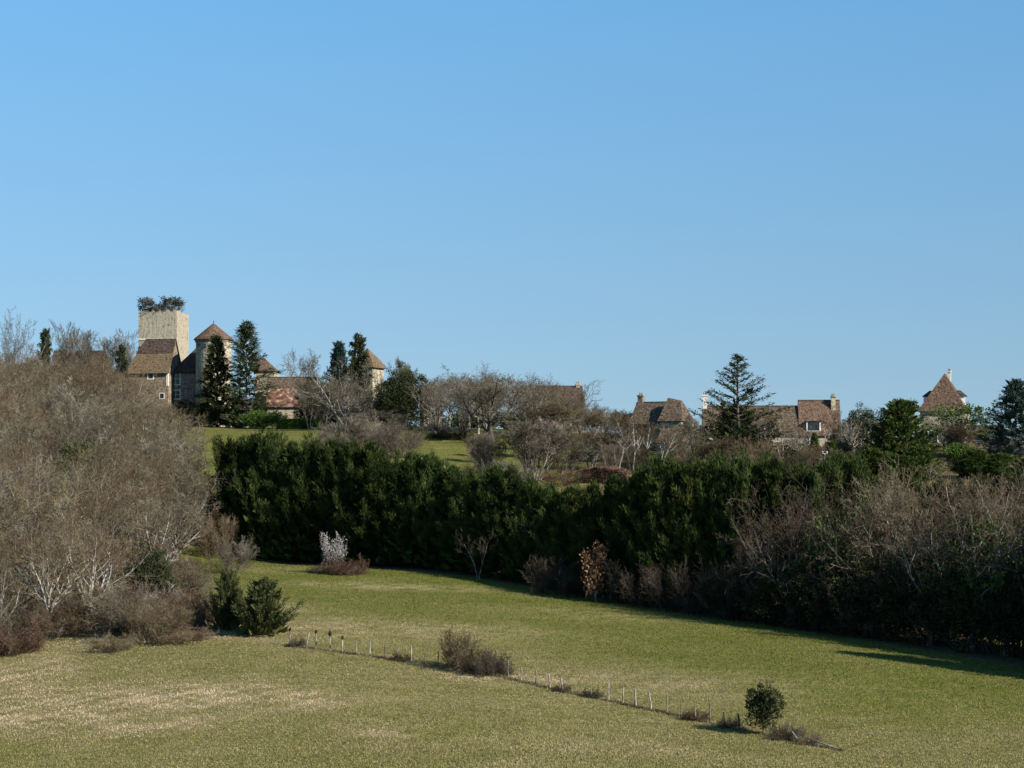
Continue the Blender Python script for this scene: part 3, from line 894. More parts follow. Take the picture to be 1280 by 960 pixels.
# --- village house C: tall hip
d = 412.0; s = d / F
x = (1178 - 640) * s; zb = gz(x, d)
vc = empty("tower_house", (x, d, zb), R(-17), "cream tower house with a very steep hipped brown roof and side dormers", "house")
h = up(514, d) - zb
zr = up(467, d + 3.2) - zb
wC, dC = 7.6, 7.6
m = MB(); m.box(-wC / 2, wC / 2, 0, dC, -3, h); m.build("wall", MT['stone_cream'], vc)
m = MB(); e = wC / 2 + .45; b0, b1 = -.45, dC + .45; y0, y1 = 2.9, 4.9
m.slab([(-e, b0, h), (e, b0, h), (0, y0, zr)], .14)
m.slab([(e, b0, h), (e, b1, h), (0, y1, zr), (0, y0, zr)], .14)
m.slab([(e, b1, h), (-e, b1, h), (0, y1, zr)], .14)
m.slab([(-e, b1, h), (-e, b0, h), (0, y0, zr), (0, y1, zr)], .14)
ro = m.build("roof", MT['tile_cone'], vc)
chimney(ro, .55, 5.2, zr - 2.2, zr + .55, .55, .55, 'trim')
for sgn, nm in ((1, 0), (-1, 1)):
    m = MB(); y = 3.4
    z0 = h + 1.3; z1 = h + 2.7
    xo = sgn * (wC / 2 - .25)
    xi = sgn * (wC / 2 - 2.2)
    m.box(min(xo, xi), max(xo, xi), y - .75, y + .75, z0 - .6, z1)
    dd = m.build("dormer", MT['white'], vc)
    r = MB(); o_ = .22
    xo2 = xo + sgn * o_
    P = [(xo2, y - .75 - o_, z1), (xo2, y + .75 + o_, z1), (xi, y + .75 + o_, z1), (xi, y - .75 - o_, z1)]
    apx = (xo - sgn * .9, y, z1 + 1.0); api = (xi, y, z1 + 1.0)
    tri = [P[0], P[1], apx]; r.slab(tri if sgn > 0 else tri[::-1], .08)
    q1_ = [P[3], P[0], apx, api]; r.slab(q1_ if sgn > 0 else q1_[::-1], .08)
    q2_ = [P[1], P[2], api, apx]; r.slab(q2_ if sgn > 0 else q2_[::-1], .08)
    r.build("dormer_roof", MT['tile_dark'], dd)
    g = MB(); g.box(min(xo, xo + sgn * .03), max(xo, xo + sgn * .03), y - .42, y + .42, z0 + .05, z1 - .12); g.build("dormer_window", MT['glass'], dd)
window(vc, -1.6, h - 5.6, 1.4, 2.2, mull=(0, 0), frame='white', fw=.2)
window(vc, 2.2, h - 2.0, .6, .9, mull=(0, 0), frame='trim')
# --- low house right of C
o, ro, h, rh, w, s = house("low_roofed_house", "low house with long dark brown roof between the tower house and blue fir", 1226, 416, 58, 533, 547, -4, 6, 'stone_cream', 'tile_dark')
window(o, -1.0, h - 1.35, .6, .8, mull=(0, 0), frame='white')

def low_wall(name, label, p0, p1, hgt, mat, n=10, th=.45):
    (x0, y0), (x1, y1) = p0, p1
    L = math.hypot(x1 - x0, y1 - y0); ux, uy = (x1 - x0) / L, (y1 - y0) / L
    m = MB(); rg = random.Random(int(L * 10))
    lo, hi, lob, hib = [], [], [], []
    for i in range(n + 1):
        t = L * i / n
        x, y = x0 + ux * t, y0 + uy * t
        z = gz(x, y); hh = hgt + rg.uniform(-.12, .12)
        lo.append((x, y, z - .4)); hi.append((x, y, z + hh))
        lob.append((x - uy * th, y + ux * th, z - .4)); hib.append((x - uy * th, y + ux * th, z + hh))
    for i in range(n):
        m.poly([lo[i], lo[i + 1], hi[i + 1], hi[i]]); m.poly([hi[i], hi[i + 1], hib[i + 1], hib[i]]); m.poly([lob[i + 1], lob[i], hib[i], hib[i + 1]])
    m.poly([lo[0], hi[0], hib[0], lob[0]]); m.poly([lo[n], lob[n], hib[n], hi[n]])
    return tag(m.build(name, MT[mat]), label, "wall")
low_wall("dry_stone_wall", "low pale dry stone wall at the top of the meadow below bare trees", W(530, 0, 432)[:2], W(598, 0, 426)[:2], .9, 'stone_cream', 14)
low_wall("garden_terrace_wall", "low grey garden terrace wall in front of the long dormered house", W(972, 0, 386)[:2], W(1060, 0, 384)[:2], .6, 'stone_grey', 12)

# ------------------------------------------------------------------ plant prototypes
WT = [bare_proto("wood_tree", 10 + i, 12, ('bark_pale', 'bark_grey', 'bark_pale', 'bark_grey', 'bark_grey')[i], ('twig_brown', 'twig_brown', 'twig_brown', 'twig_brown', 'twig_grey')[i], trunk=(.45, .5, .4, .45, .35)[i], r0=.18,
                 n=((11, 7, 6, 4), (10, 7, 6, 4), (10, 8, 6, 4), (12, 7, 6, 4), (12, 7, 5, 4))[i], lens=(.5, .5, .48, .46), angs=(40, 42, 44, 46), up=(0, .14, .08, .06, .04), lean=.12, rmin=.015, pale_r=.023, t0=(.15, .2, .2, .2)) for i in range(5)]
PALE = [bare_proto("pale_tree", 30 + i, 13, 'bark_pale', 'twig_grey', trunk=.5, r0=.2, n=(11, 8, 7, 4), lens=(.5, .5, .48, .46), angs=(42, 42, 45, 45), up=(0, .12, .1, .06, .04), rmin=.02, t0=(.25, .2, .2, .2)) for i in range(2)]
OAK = bare_proto("oak", 41, 16, 'bark_dark', 'twig_grey', trunk=.42, r0=.36, n=(12, 10, 8, 5), lens=(.5, .52, .48, .42), angs=(50, 48, 50, 50), up=(0, .1, .06, .04, .03), wob=(.08, .18, .22, .25, .28), rmin=.021, t0=(.25, .2, .15, .15))
SPREAD = bare_proto("spreading_tree", 44, 11, 'bark_pale', 'twig_grey', trunk=.3, r0=.3, n=(15, 10, 7, 5), lens=(.64, .45, .45, .42), angs=(50, 36, 42, 45), up=(0, .06, .04, .04, .02), rmin=.018, t0=(.25, .2, .2, .2))
FINE = bare_proto("fine_twigged_tree", 47, 12, 'bark_grey', 'twig_grey', trunk=.6, r0=.09, n=(7, 6, 6, 5), lens=(.36, .5, .5, .5), angs=(26, 32, 38, 42), up=(.05, .18, .14, .1, .05), stems=6, spread=.32, rmin=.017, t0=(.2, .25, .2, .2))
BROWNF = bare_proto("brown_tree", 49, 10, 'bark_grey', 'twig_brown', trunk=.5, r0=.11, n=(8, 7, 6, 5), lens=(.45, .5, .5, .45), angs=(34, 40, 42, 45), up=(.02, .14, .1, .06, .05), stems=4, spread=.35, rmin=.018)
BIRCH = [bare_proto("birch", 52 + i, 10, 'bark_white', 'twig_brown', trunk=.8, r0=.1, n=(11, 6, 5, 4), lens=(.3, .5, .5, .45), angs=(38, 40, 42, 45), up=(0, .12, .06, .0, 0), wob=(.1, .13, .18, .2, .2), rmin=.016, stems=2, spread=.16, t0=(.4, .3, .2, .2)) for i in range(2)]
EDGE = [bare_proto("edge_tree", 60 + i, 14, ('bark_edge', 'bark_edge', 'bark_pale', 'bark_edge')[i], ('twig_dark', 'twig_edge', 'twig_edge', 'twig_dark')[i], trunk=.55, r0=.2, n=(10, 7, 6, 4), lens=(.42, .5, .48, .45), angs=(40, 44, 46, 46), up=(0, .12, .06, .04, .02), wob=(.06, .18, .22, .24, .25), rmin=.013, t0=(.25, .25, .2, .2),
                   **kw) for i, kw in enumerate((dict(leaf='copper', leaf_n=500, leaf_l=.25, leaf_w=.06), dict(ivy=2500, ivy_h=.55), dict(ivy=900, ivy_h=.5), dict(ivy=2200, ivy_h=.8)))]
EDGEF = bare_proto("edge_brush_tree", 66, 13, 'bark_pale', 'twig_dark', trunk=.55, r0=.1, n=(8, 7, 5, 4), lens=(.4, .5, .5, .48), angs=(28, 34, 40, 44), up=(.04, .16, .1, .06, .05), stems=5, spread=.3, rmin=.012, t0=(.2, .25, .2, .2))
ROUND = [bare_proto("round_tree", 90 + i, 14, ('bark_edge', 'bark_edge', 'bark_pale')[i], 'twig_edge', trunk=(.42, .42, .55)[i], r0=.22, n=(12, 9, 7, 4), lens=(.5, .5, .48, .44), angs=((46, 44, 46, 48), (46, 44, 46, 48), (38, 40, 44, 46))[i], up=(0, .12, .06, .04, .02), wob=(.07, .18, .22, .25, .26), rmin=.013, t0=(.2, .2, .15, .15)) for i in range(3)]
DEADB = bare_proto("dead_tree", 68, 8, 'bark_pale', 'twig_grey', trunk=.75, r0=.06, n=(9, 6, 4), lens=(.42, .45, .4), angs=(34, 36, 40), up=(0, .12, .06, .03), wob=(.1, .16, .2, .2), rmin=.012, stems=2, spread=.25)
COPPER = bare_proto("copper_oak", 70, 5, 'bark_pale', 'twig_grey', leaf='copper', leaf_n=1300, leaf_l=.2, leaf_w=.07, trunk=.75, r0=.07, n=(12, 6, 4), lens=(.26, .5, .4), angs=(55, 45, 45), up=(0, .08, .04, 0), rmin=.011, t0=(.15, .2, .2))
SHRUB = [bare_proto("shrub", 74 + i, 3, 'bark_grey', tw, trunk=.62, r0=.026, n=(6, 6, 5), lens=(.42, .5, .5), angs=(30, 38, 42), up=(.03, .1, .06, .03), stems=16, spread=.75, rmin=.008, wob=(.12, .16, .2, .2), t0=(.1, .1, .1)) for i, tw in enumerate(('twig_grey', 'twig_brown', 'twig_red', 'twig_dark'))]
BRAMBLE = [bare_proto("bramble", 80 + i, 2, 'bark_dark', tw, trunk=.9, r0=.02, n=(7, 6, 4), lens=(.45, .5, .5), angs=(45, 50, 50), up=(-.12, -.06, 0, 0), stems=34, spread=1.0, rmin=.011, wob=(.16, .22, .25, .25), t0=(.1, .1, .1)) for i, tw in enumerate(('twig_red', 'twig_brown', 'twig_dark'))]
BLOSSOM = bare_proto("blossom_bush", 85, 4, 'bark_grey', 'twig_grey', leaf='blossom', leaf_n=1700, leaf_l=.11, leaf_w=.035, jit=.05, trunk=.7, r0=.03, n=(7, 5, 4), lens=(.42, .4, .4), angs=(26, 28, 36), up=(.04, .2, .16, .08), stems=11, spread=.5, rmin=.009, t0=(.3, .2, .2))

CYP = [conifer_proto("cypress", 100 + i, 14, 3.3, 'cypress', nbr=170, prof=(.72, .88, .78, .98)[i], base=.0, ang=(74, 48), curve=.3, per=15, kl=.52, kw=.036, nk=10, spray_out=.38, tips_up=1.0, core=800, jag=.26, core_r=.72) for i in range(4)]
CYPS = [conifer_proto("garden_cypress", 110 + i, 8, 1.9, 'greencon', nbr=85, prof=.7, ang=(70, 42), curve=.25, per=10, kl=.5, kw=.045, nk=9, spray_out=.4, tips_up=.9, core=260, jag=.2, core_r=.5) for i in range(2)]
COLUMN = conifer_proto("column_cypress", 114, 8, .75, 'cypress', nbr=80, prof=.45, ang=(80, 72), curve=.1, per=8, kl=.4, kw=.06, nk=6, core=200, jag=.12)
SPRUCE = conifer_proto("spruce", 120, 17, 3.4, 'spruce', nbr=100, prof=.85, ang=(12, -22), curve=-.06, per=11, kl=.5, kw=.06, nk=9, core=420, jag=.18, spray_out=.6, tips_up=-.15, core_r=.45)
OPENSP = conifer_proto("open_spruce", 122, 20, 4.2, 'spruce', bark='bark_grey', nbr=120, prof=.72, ang=(32, -18), curve=.16, per=14, kl=.55, kw=.05, nk=7, core=220, jag=.25, spray_out=.7, tips_up=.0, inner=.3)
CEDAR = conifer_proto("cedar", 125, 15, 6.2, 'spruce', nbr=54, prof=1.0, base=.12, ang=(34, 2), curve=.24, per=26, kl=.34, kw=.045, nk=6, core=10, jag=.15, spray_out=.6, tips_up=.22, inner=.1, stem_r=.26)
CEDARLOW = conifer_proto("cedar_skirt", 126, 8, 6.6, 'spruce', nbr=52, prof=.5, ang=(22, -4), curve=.12, per=14, kl=.55, kw=.08, nk=8, core=420, jag=.2, spray_out=.6, tips_up=.2, inner=.2, core_r=.6)
BFIR = conifer_proto("blue_fir", 128, 14, 4.2, 'bluefir', nbr=100, prof=.8, ang=(40, 2), curve=.1, per=11, kl=.5, kw=.065, nk=8, core=400, jag=.2, spray_out=.6, tips_up=.2, core_r=.5)
DEODAR = conifer_proto("green_conifer", 130, 11, 4.2, 'greencon', nbr=110, prof=.6, ang=(50, 12), curve=.1, per=11, kl=.5, kw=.07, nk=8, core=380, jag=.25, core_r=.55)
JUN = [conifer_proto("juniper", 134 + i, 5, 2.3, 'juniper', nbr=95, prof=(.62, .85)[i], base=.0, ang=(66, 30), curve=.22, per=9, kl=.34, kw=.04, nk=9, core=260, jag=.28, core_r=.5, stem_r=.1) for i in range(2)]
RAG = conifer_proto("ragged_conifer", 138, 12, 1.9, 'spruce', nbr=80, prof=.4, ang=(25, -10), curve=.05, per=9, kl=.45, kw=.08, nk=8, core=300, jag=.45, tips_up=.1)
HOLM = leafy_proto("evergreen_oak", 140, 10, 4.6, 'oakleaf', z0=.03, clumps=130, per=90, kl=.3, kw=.09, cr=1.0, core=1500, spiky=.5)
HOLLY = leafy_proto("holly_bush", 142, 5, 2.0, 'oakleaf', z0=.02, clumps=70, per=60, kl=.2, kw=.06, cr=.5, core=400, trunk_r=.08, spiky=.4)
LONEB = leafy_proto("lone_bush", 143, 3, 1.05, 'oakleaf', z0=.2, clumps=44, per=60, kl=.15, kw=.045, cr=.3, core=420, trunk_r=.06, spiky=.2)
IVYT = leafy_proto("ivy_tree", 144, 7, 3.4, 'ivy', bark='bark_pale', z0=.35, clumps=50, per=60, kl=.25, kw=.08, cr=.7, core=150, trunk_r=.3)
MT['greyleaf'] = material("grey_evergreen_leaf", [(.03, .032, .026), (.06, .062, .05), (.10, .10, .085)], 2.0, coord='World', rough=.7, trans=.1)
UMB = bare_proto("umbrella_shrub", 145, 3.4, 'bark_grey', 'twig_grey', leaf='greyleaf', leaf_n=1000, leaf_l=.2, leaf_w=.05, jit=.1, trunk=.55, r0=.1, n=(8, 7, 5), lens=(.5, .5, .45), angs=(58, 46, 46), up=(.0, .12, .08, .04), wob=(.2, .2, .2, .2), rmin=.02, lean=-.25, t0=(.55, .35, .3))
GREENB = leafy_proto("green_bush", 146, 3, 1.8, 'boxleaf', z0=.0, clumps=50, per=60, kl=.2, kw=.06, cr=.5, core=300, trunk_r=.05)

# ------------------------------------------------------------------ the wood on the slope at the side of the castle
def wood():
    rg = random.Random(21)
    pts = []
    tries = 0
    while len(pts) < 190 and tries < 20000:
        tries += 1
        y = rg.uniform(203, 466); x = rg.uniform(-112, -30)
        if not in_poly(x, y, WOOD): continue
        if x < -.2185 * y - 7: continue
        sp = 4.1 + (y - 205) * .009
        if any((x - a) ** 2 + (y - b) ** 2 < sp * sp for a, b in pts): continue
        pts.append((x, y))
    for x, y in pts:
        t = (y - 205) / 250
        h = rg.uniform(9.5, 12.5) if y > 235 else rg.uniform(6.5, 9.5)
        px = 640 + F * x / y
        cap = 1e9
        z = gz(x, y)
        # keep the skyline of the wood where the photograph has it
        sky_row = np.interp(px, [0, 40, 70, 110, 150, 175, 210, 235, 260, 300], [402, 418, 440, 446, 462, 492, 505, 560, 610, 640])
        lim = CZ + (HR - sky_row) / F * y - z
        h = min(h, max(3.5, lim * rg.uniform(.86, 1.0)))
        pr = rg.choice(WT if rg.random() < .85 or y < 245 else PALE + [WT[4]])
        sc = h / pr.h
        edge = y < 232
        lab, grp = (("small brown bare tree in the front row of the sloping wood, beside the near field", "bare trees along the front edge of the wood") if edge else
                    ("bare tree at the top of the wood, with thin crown against the sky", "bare trees on the skyline of the wood") if y > 425 else
                    ("grey-brown bare tree packed among others in the middle of the sloping wood", "bare trees inside the wood"))
        put(pr, "bare_tree", lab, "bare tree", grp, (x, y, z - .1), sc * rg.uniform(1.0, 1.25), sc, rg.uniform(-.9, .9))
wood()
stand(PALE[0], "bare_tree", "tall pale-trunked bare tree standing out in the middle of the wood", "bare tree", 92, 330, 472, 80)
stand(EDGE[1], "ivy_clad_tree", "bare tree with ivy up its pale trunk in the middle of the wood", "tree", 105, 300, 520, 90)
stand(PALE[1], "bare_tree", "pale many-branched bare tree at the wood's edge nearest the dark hedge", "bare tree", 222, 272, 600, 84, lean=(0, .1))
stand(PALE[0], "bare_tree", "pale leaning bare tree between the wood and the meadow below the spruces", "bare tree", 205, 332, 540, 90, lean=(0, .12))
stand(RAG, "dark_pine", "small dark pine with a knobbed tip on the wood's skyline", "pine", 57, 452, 411, 26)
stand(RAG, "dark_conifer", "small dark conifer between the wood and the manor house roof", "conifer", 152, 455, 431, 22)
stand(FINE, "bare_tree", "slender bare tree above the long brown barn roof", "bare tree", 97, 462, 402, 50)
stand(FINE, "bare_tree", "thin bare tree against the sky between barn roof and manor", "bare tree", 145, 470, 412, 44)
for px_, top_, t_ in ((76, 432, "bare tree against the middle of the long brown barn roof, nearest the dark pine"), (112, 428, "bare tree against the long brown barn roof, nearest the manor"), (130, 440, "low bare tree at the manor end of the long brown barn")):
    stand(WT[rng0.randrange(4)], "bare_tree", t_, "bare tree", px_, 464, top_, 44)
stand(WT[0], "bare_tree", "tall bare tree highest on the wood's skyline at the picture's edge", "bare tree", 14, 440, 386, 70)

# undergrowth at the foot of the wood
for i, (px, d, top, w, pr, nm, lab, cat) in enumerate([
    (20, 206, 770, 80, BRAMBLE[0], "bramble", "reddish bramble at the corner of the wood and the near field", "bramble"),
    (75, 213, 758, 80, BRAMBLE[0], "bramble", "purplish-red bramble mound under the wood's front trees", "bramble"),
    (105, 216, 735, 70, SHRUB[0], "bare_shrub", "grey bare shrub behind the purplish bramble mound", "shrub"),
    (150, 219, 728, 60, SHRUB[1], "bare_shrub", "brown bare shrub beside the dark holly bush", "shrub"),
    (215, 219, 735, 60, BRAMBLE[0], "bramble", "red-brown bramble patch beside the holly bush and fence", "bramble"),
    (245, 214, 742, 50, BRAMBLE[1], "bramble", "brown bramble patch just left of the two junipers", "bramble"),
    (205, 216, 757, 50, BRAMBLE[2], "bramble", "low dark bramble below the red-brown bramble patch", "bramble"),
    (240, 210, 764, 50, BRAMBLE[2], "bramble", "low dark bramble along the fence beside the junipers", "bramble"),
    (290, 262, 668, 60, SHRUB[0], "bare_shrub", "grey-purple bare shrub at the near end of the dark hedge", "shrub"),
    (268, 285, 640, 60, SHRUB[1], "bare_shrub", "brown bare shrub in the gap between wood and dark hedge", "shrub"),
    (250, 300, 610, 70, SHRUB[0], "bare_shrub", "tall grey bare shrub behind the gap between wood and hedge", "shrub"),
]):
    stand(pr, nm, lab, cat, px, d, top, w)
stand(HOLLY, "holly_bush", "dark olive holly bush at the foot of the wood", "bush", 190, 221, 680, 56)
stand(JUN[0], "juniper", "narrow taller juniper with brownish top beside the fence", "juniper", 286, 209, 710, 38)
stand(JUN[1], "juniper", "broad green-gold juniper at the end of the post row", "juniper", 330, 206, 722, 66)
stand(BLOSSOM, "blossom_bush", "white blossoming bush in front of the dark hedge", "bush", 416, 263, 663, 26)
stand(BRAMBLE[0], "bramble", "reddish bramble mound at the foot of the white blossoming bush", "bramble", 432, 262, 692, 62)
stand(BRAMBLE[2], "bramble", "dark low bramble on the shaded side of the blossoming bush", "bramble", 402, 263, 703, 34)

# ------------------------------------------------------------------ the tall dark hedge
HEDGE = [(293, 291, 548), (318, 289, 545), (342, 287, 549), (366, 285, 560), (391, 283, 558), (415, 281, 563), (440, 279, 560), (466, 277, 562), (490, 275, 570), (515, 273, 568),
         (541, 271, 572), (566, 269, 582), (590, 266, 588), (615, 263, 584), (640, 261, 592), (664, 258, 598), (690, 256, 596), (715, 253, 602), (741, 250, 604), (764, 249, 600)]
for i, (px, d, top) in enumerate(HEDGE):
    top += 3 if i > 7 else -3
    stand(CYP[i % 4], "hedge_cypress", f"dark green cypress in the tall hedge, {ORD[i]} of its row from the wood's end", "cypress", px + rng0.uniform(-3, 3), d + 1.8 + rng0.uniform(0, .8), top + rng0.uniform(-9, 5), rng0.uniform(58, 72), "cypresses of the tall dark hedge")
HEDGE2 = [(800, 244, 586), (822, 243, 574), (846, 241, 572), (872, 239, 575), (897, 238, 577), (922, 236, 574), (946, 235, 572), (970, 233, 577), (1000, 232, 588), (1028, 230, 582), (1056, 229, 572)]
for i, (px, d, top) in enumerate(HEDGE2):
    stand(CYP[(i + 2) % 4], "hedge_cypress", f"dark cypress in the denser hedge past the copper oak, {ORD[i]} from the gap", "cypress", px + rng0.uniform(-3, 3), d + 2.4 + rng0.uniform(0, .9), top + rng0.uniform(-9, 5), rng0.uniform(66, 82), "cypresses of the denser hedge below the cedar")

# ------------------------------------------------------------------ trees round the castle
stand(SPRUCE, "spruce", "dark dense spruce in front of the round tower", "spruce", 271, 455, 419, 50)
stand(OPENSP, "spruce", "tallest spruce, open and feathery at the top, beside the round tower", "spruce", 308, 452, 402, 62)
stand(GREENB, "green_bush", "dark green bush at the foot of the tall spruce", "bush", 322, 446, 512, 34)
stand(GREENB, "green_bush", "rounded green bush beside the clipped hedge and red-roofed outbuilding", "bush", 345, 447, 514, 26)
stand(HOLLY, "dark_bush", "dark shaded bush under the mullioned windows of the wing", "bush", 228, 462, 499, 46)
stand(HOLLY, "dark_bush", "dark shaded bush at the foot of the dense spruce", "bush", 248, 458, 503, 40)
stand(HOLLY, "dark_bush", "dark bush in front of the red-roofed outbuilding's end", "bush", 384, 448, 503, 34)
k_root = keep.matrix_basis
from mathutils import Vector
def on_keep(proto, lx, ly, hgt, w, name, label, cat):
    p = k_root @ Vector((lx, ly, ztop - .6))
    put(proto, name, label, cat, None, p, 1.15 * w / proto.w, 1.2 * hgt / proto.h)
on_keep(UMB, -2.3, 3, 2.9, 3.4, "umbrella_shrub", "flat-topped evergreen shrub over the keep's far corner from the round tower", "shrub")
on_keep(UMB, .9, 4, 3.0, 4.6, "umbrella_shrub", "bigger spreading evergreen shrub in the middle of the keep's top", "shrub")
on_keep(SHRUB[0], 2.6, 3, 2.1, 3.4, "bare_shrub", "bare grey twiggy shrub on the keep's top, nearest the round tower", "shrub")
on_keep(SHRUB[0], -.4, 2, 1.8, 4.5, "bare_shrub", "low grey twiggy shrub between the evergreens on the keep's top", "shrub")
on_keep(HOLLY, -1.9, 1.6, 1.2, 3.0, "dark_bush", "low dark bush along the front edge of the keep's top", "bush")
# bushes and trees below the castle
stand(BFIR, "blue_fir", "blue-green fir behind the spreading pale tree", "fir", 424, 466, 427, 44)
stand(RAG, "dark_conifer", "ragged dark conifer in front of the dovecote roof", "conifer", 448, 458, 418, 36)
stand(PALE[0], "bare_tree", "pale bare tree on the skyline above the red-roofed outbuilding", "bare tree", 380, 484, 436, 62)
stand(SPREAD, "spreading_tree", "wide spreading bare tree with pale limbs at the top of the meadow", "bare tree", 430, 434, 448, 104)
stand(BROWNF, "bare_tree", "brown bare tree between the red roof and the pale spreading tree", "bare tree", 398, 444, 468, 60)
stand(FINE, "bare_tree", "fine-twigged bare tree in front of the evergreen oak", "bare tree", 470, 428, 512, 66)
stand(HOLM, "evergreen_oak", "big dark round evergreen oak beside the dovecote", "evergreen tree", 502, 434, 455, 66)
stand(FINE, "bare_tree", "thin grey bare tree behind the evergreen oak's crown", "bare tree", 508, 470, 448, 40)
for px, d, top, w, pr, lab in [
    (412, 398, 545, 60, SHRUB[0], "grey bare shrub below the pale spreading tree on the meadow"),
    (445, 395, 540, 60, SHRUB[1], "brown-grey bare shrub in the middle of the meadow's upper bank"),
    (478, 392, 546, 60, SHRUB[0], "grey bare shrub on the meadow bank under the evergreen oak"),
    (505, 398, 538, 50, SHRUB[1], "small brown bare shrub on the meadow bank near the dry stone wall"),
    (380, 402, 553, 40, SHRUB[1], "low brown bare shrub near the clipped hedge on the meadow"),
    (535, 420, 522, 50, SHRUB[0], "grey bare shrub at the near end of the dry stone wall"),
]:
    stand(pr, "bare_shrub", lab, "shrub", px, d, top, w)
stand(HOLLY, "dark_bush", "dark shaded bush at the foot of the dry stone wall", "bush", 556, 416, 540, 44)
stand(SHRUB[3], "bare_shrub", "dark twiggy shrub in front of the dry stone wall", "shrub", 566, 412, 528, 60)
stand(OAK, "oak", "largest bare oak with dark trunk on the skyline in the middle", "oak", 615, 408, 456, 118)
stand(PALE[1], "bare_tree", "grey bare tree with one pale stem between evergreen oak and big oak", "bare tree", 562, 440, 468, 70)
stand(WT[1], "bare_tree", "hazy grey bare tree behind the dry stone wall", "bare tree", 545, 455, 464, 60)
stand(WT[3], "bare_tree", "grey-brown bare tree touching the big oak's crown on the village side", "bare tree", 660, 425, 466, 70)
stand(FINE, "bare_tree", "wide fan-shaped grey tree rising above the hedge below the big oak", "bare tree", 668, 352, 520, 108)
stand(FINE, "bare_tree", "smaller fan-shaped grey tree above the hedge, towards the brown clipped hedge", "bare tree", 705, 356, 545, 70)
stand(BROWNF, "bare_tree", "brown bare tree in front of the dark-roofed house", "bare tree", 700, 415, 498, 70)
stand(WT[2], "bare_tree", "thin bare tree at the chimney corner of the dark-roofed house", "bare tree", 726, 430, 476, 56)
stand(BROWNF, "bare_tree", "russet bare tree between the dark-roofed house and the birches", "bare tree", 748, 408, 508, 70)
stand(BROWNF, "bare_tree", "low russet bare tree above the brown clipped hedge", "bare tree", 740, 372, 535, 64)
stand(SHRUB[2], "bare_shrub", "red-brown shrub on the bank above the dark hedge", "shrub", 600, 362, 578, 60)
stand(SHRUB[0], "bare_shrub", "grey shrub low on the bank above the hedge below the fan-shaped tree", "shrub", 640, 345, 572, 60)
stand(HOLLY, "dark_bush", "dark green bush in the shade of the russet tree above the clipped hedge", "bush", 742, 385, 556, 40)
stand(SHRUB[2], "bare_shrub", "purplish shrub low above the hedge beside the brown clipped hedge", "shrub", 700, 347, 580, 60)
# birches and village trees
for px, d, top, w, lab in [
    (772, 374, 520, 46, "white-stemmed birch nearest the brown clipped hedge"),
    (790, 371, 512, 48, "white-stemmed birch with the palest bark above the clipped hedge's end"),
    (826, 373, 528, 46, "forked pale birch in front of the steep-roofed house"),
    (804, 380, 524, 40, "thin pale birch between the forked birch and the palest birch"),
    (757, 380, 530, 36, "slim birch just behind the brown clipped hedge"),
]:
    stand(BIRCH[rng0.randrange(2)], "birch", lab, "birch", px, d, top, w)
stand(PALE[0], "bare_tree", "pruned pale bare tree between the steep-roofed house and the cedar", "bare tree", 868, 376, 520, 44)
stand(HOLLY, "dark_bush", "dark bush against the turret side of the steep-roofed house", "bush", 872, 396, 528, 26)
stand(BROWNF, "bare_tree", "brown bare tree at the chimney gable of the steep-roofed house", "bare tree", 786, 408, 512, 50)
stand(SHRUB[0], "bare_shrub", "grey shrub at the foot of the steep-roofed house", "shrub", 845, 384, 553, 50)
ced = stand(CEDAR, "cedar", "tall tiered cedar with a bent tip in front of the long dormered house", "cedar", 922, 384, 443, 108, rz=.4)
stand(CEDARLOW, "dark_conifer", "broad low dark conifer spreading under the tall tiered cedar", "conifer", 920, 386, 505, 76)
stand(BROWNF, "bare_tree", "reddish-brown bare shrub-like tree below the cedar", "bare tree", 893, 372, 545, 60)
stand(SHRUB[1], "bare_shrub", "brown shrub between the cedar and the garden terrace wall", "shrub", 948, 376, 545, 60)
stand(BIRCH[0], "birch", "leaning pale birch in front of the long house between its dormers", "birch", 978, 384, 515, 30, lean=(0, .12))
stand(COLUMN, "column_cypress", "slim columnar cypress at the end of the garden terrace wall", "cypress", 1018, 378, 541, 9)
stand(BIRCH[1], "birch", "very slender pale birch before the taller end of the long house", "birch", 1031, 390, 512, 22)
stand(HOLLY, "dark_bush", "dark bush under the taller end of the long dormered house", "bush", 1003, 394, 560, 36)
stand(HOLLY, "dark_bush", "dark bush between the white lamp post and the round grey tree", "bush", 1046, 388, 545, 36)
stand(HOLM, "evergreen_oak", "olive round tree between the long house and the green conifer", "evergreen tree", 1078, 392, 505, 52)
stand(SPREAD, "bare_tree", "round grey bare tree in front of the olive round tree", "bare tree", 1068, 384, 512, 62)
stand(DEODAR, "green_conifer", "wide green conifer beside the tower house", "conifer", 1126, 374, 499, 82)
stand(IVYT, "ivy_clad_tree", "pale-trunked tree with green tufted crown in front of the tower house", "tree", 1204, 388, 504, 76)
stand(SPREAD, "bare_tree", "grey twiggy tree in front of the tower house wall", "bare tree", 1180, 394, 520, 46)
stand(SPREAD, "bare_tree", "grey twiggy tree in front of the low dark-roofed house", "bare tree", 1222, 396, 524, 40)
stand(HOLLY, "dark_bush", "dark bush at the tower house door", "bush", 1190, 400, 540, 22)
stand(BFIR, "blue_fir", "large blue-green fir at the picture's edge past the low house", "fir", 1270, 378, 474, 74)
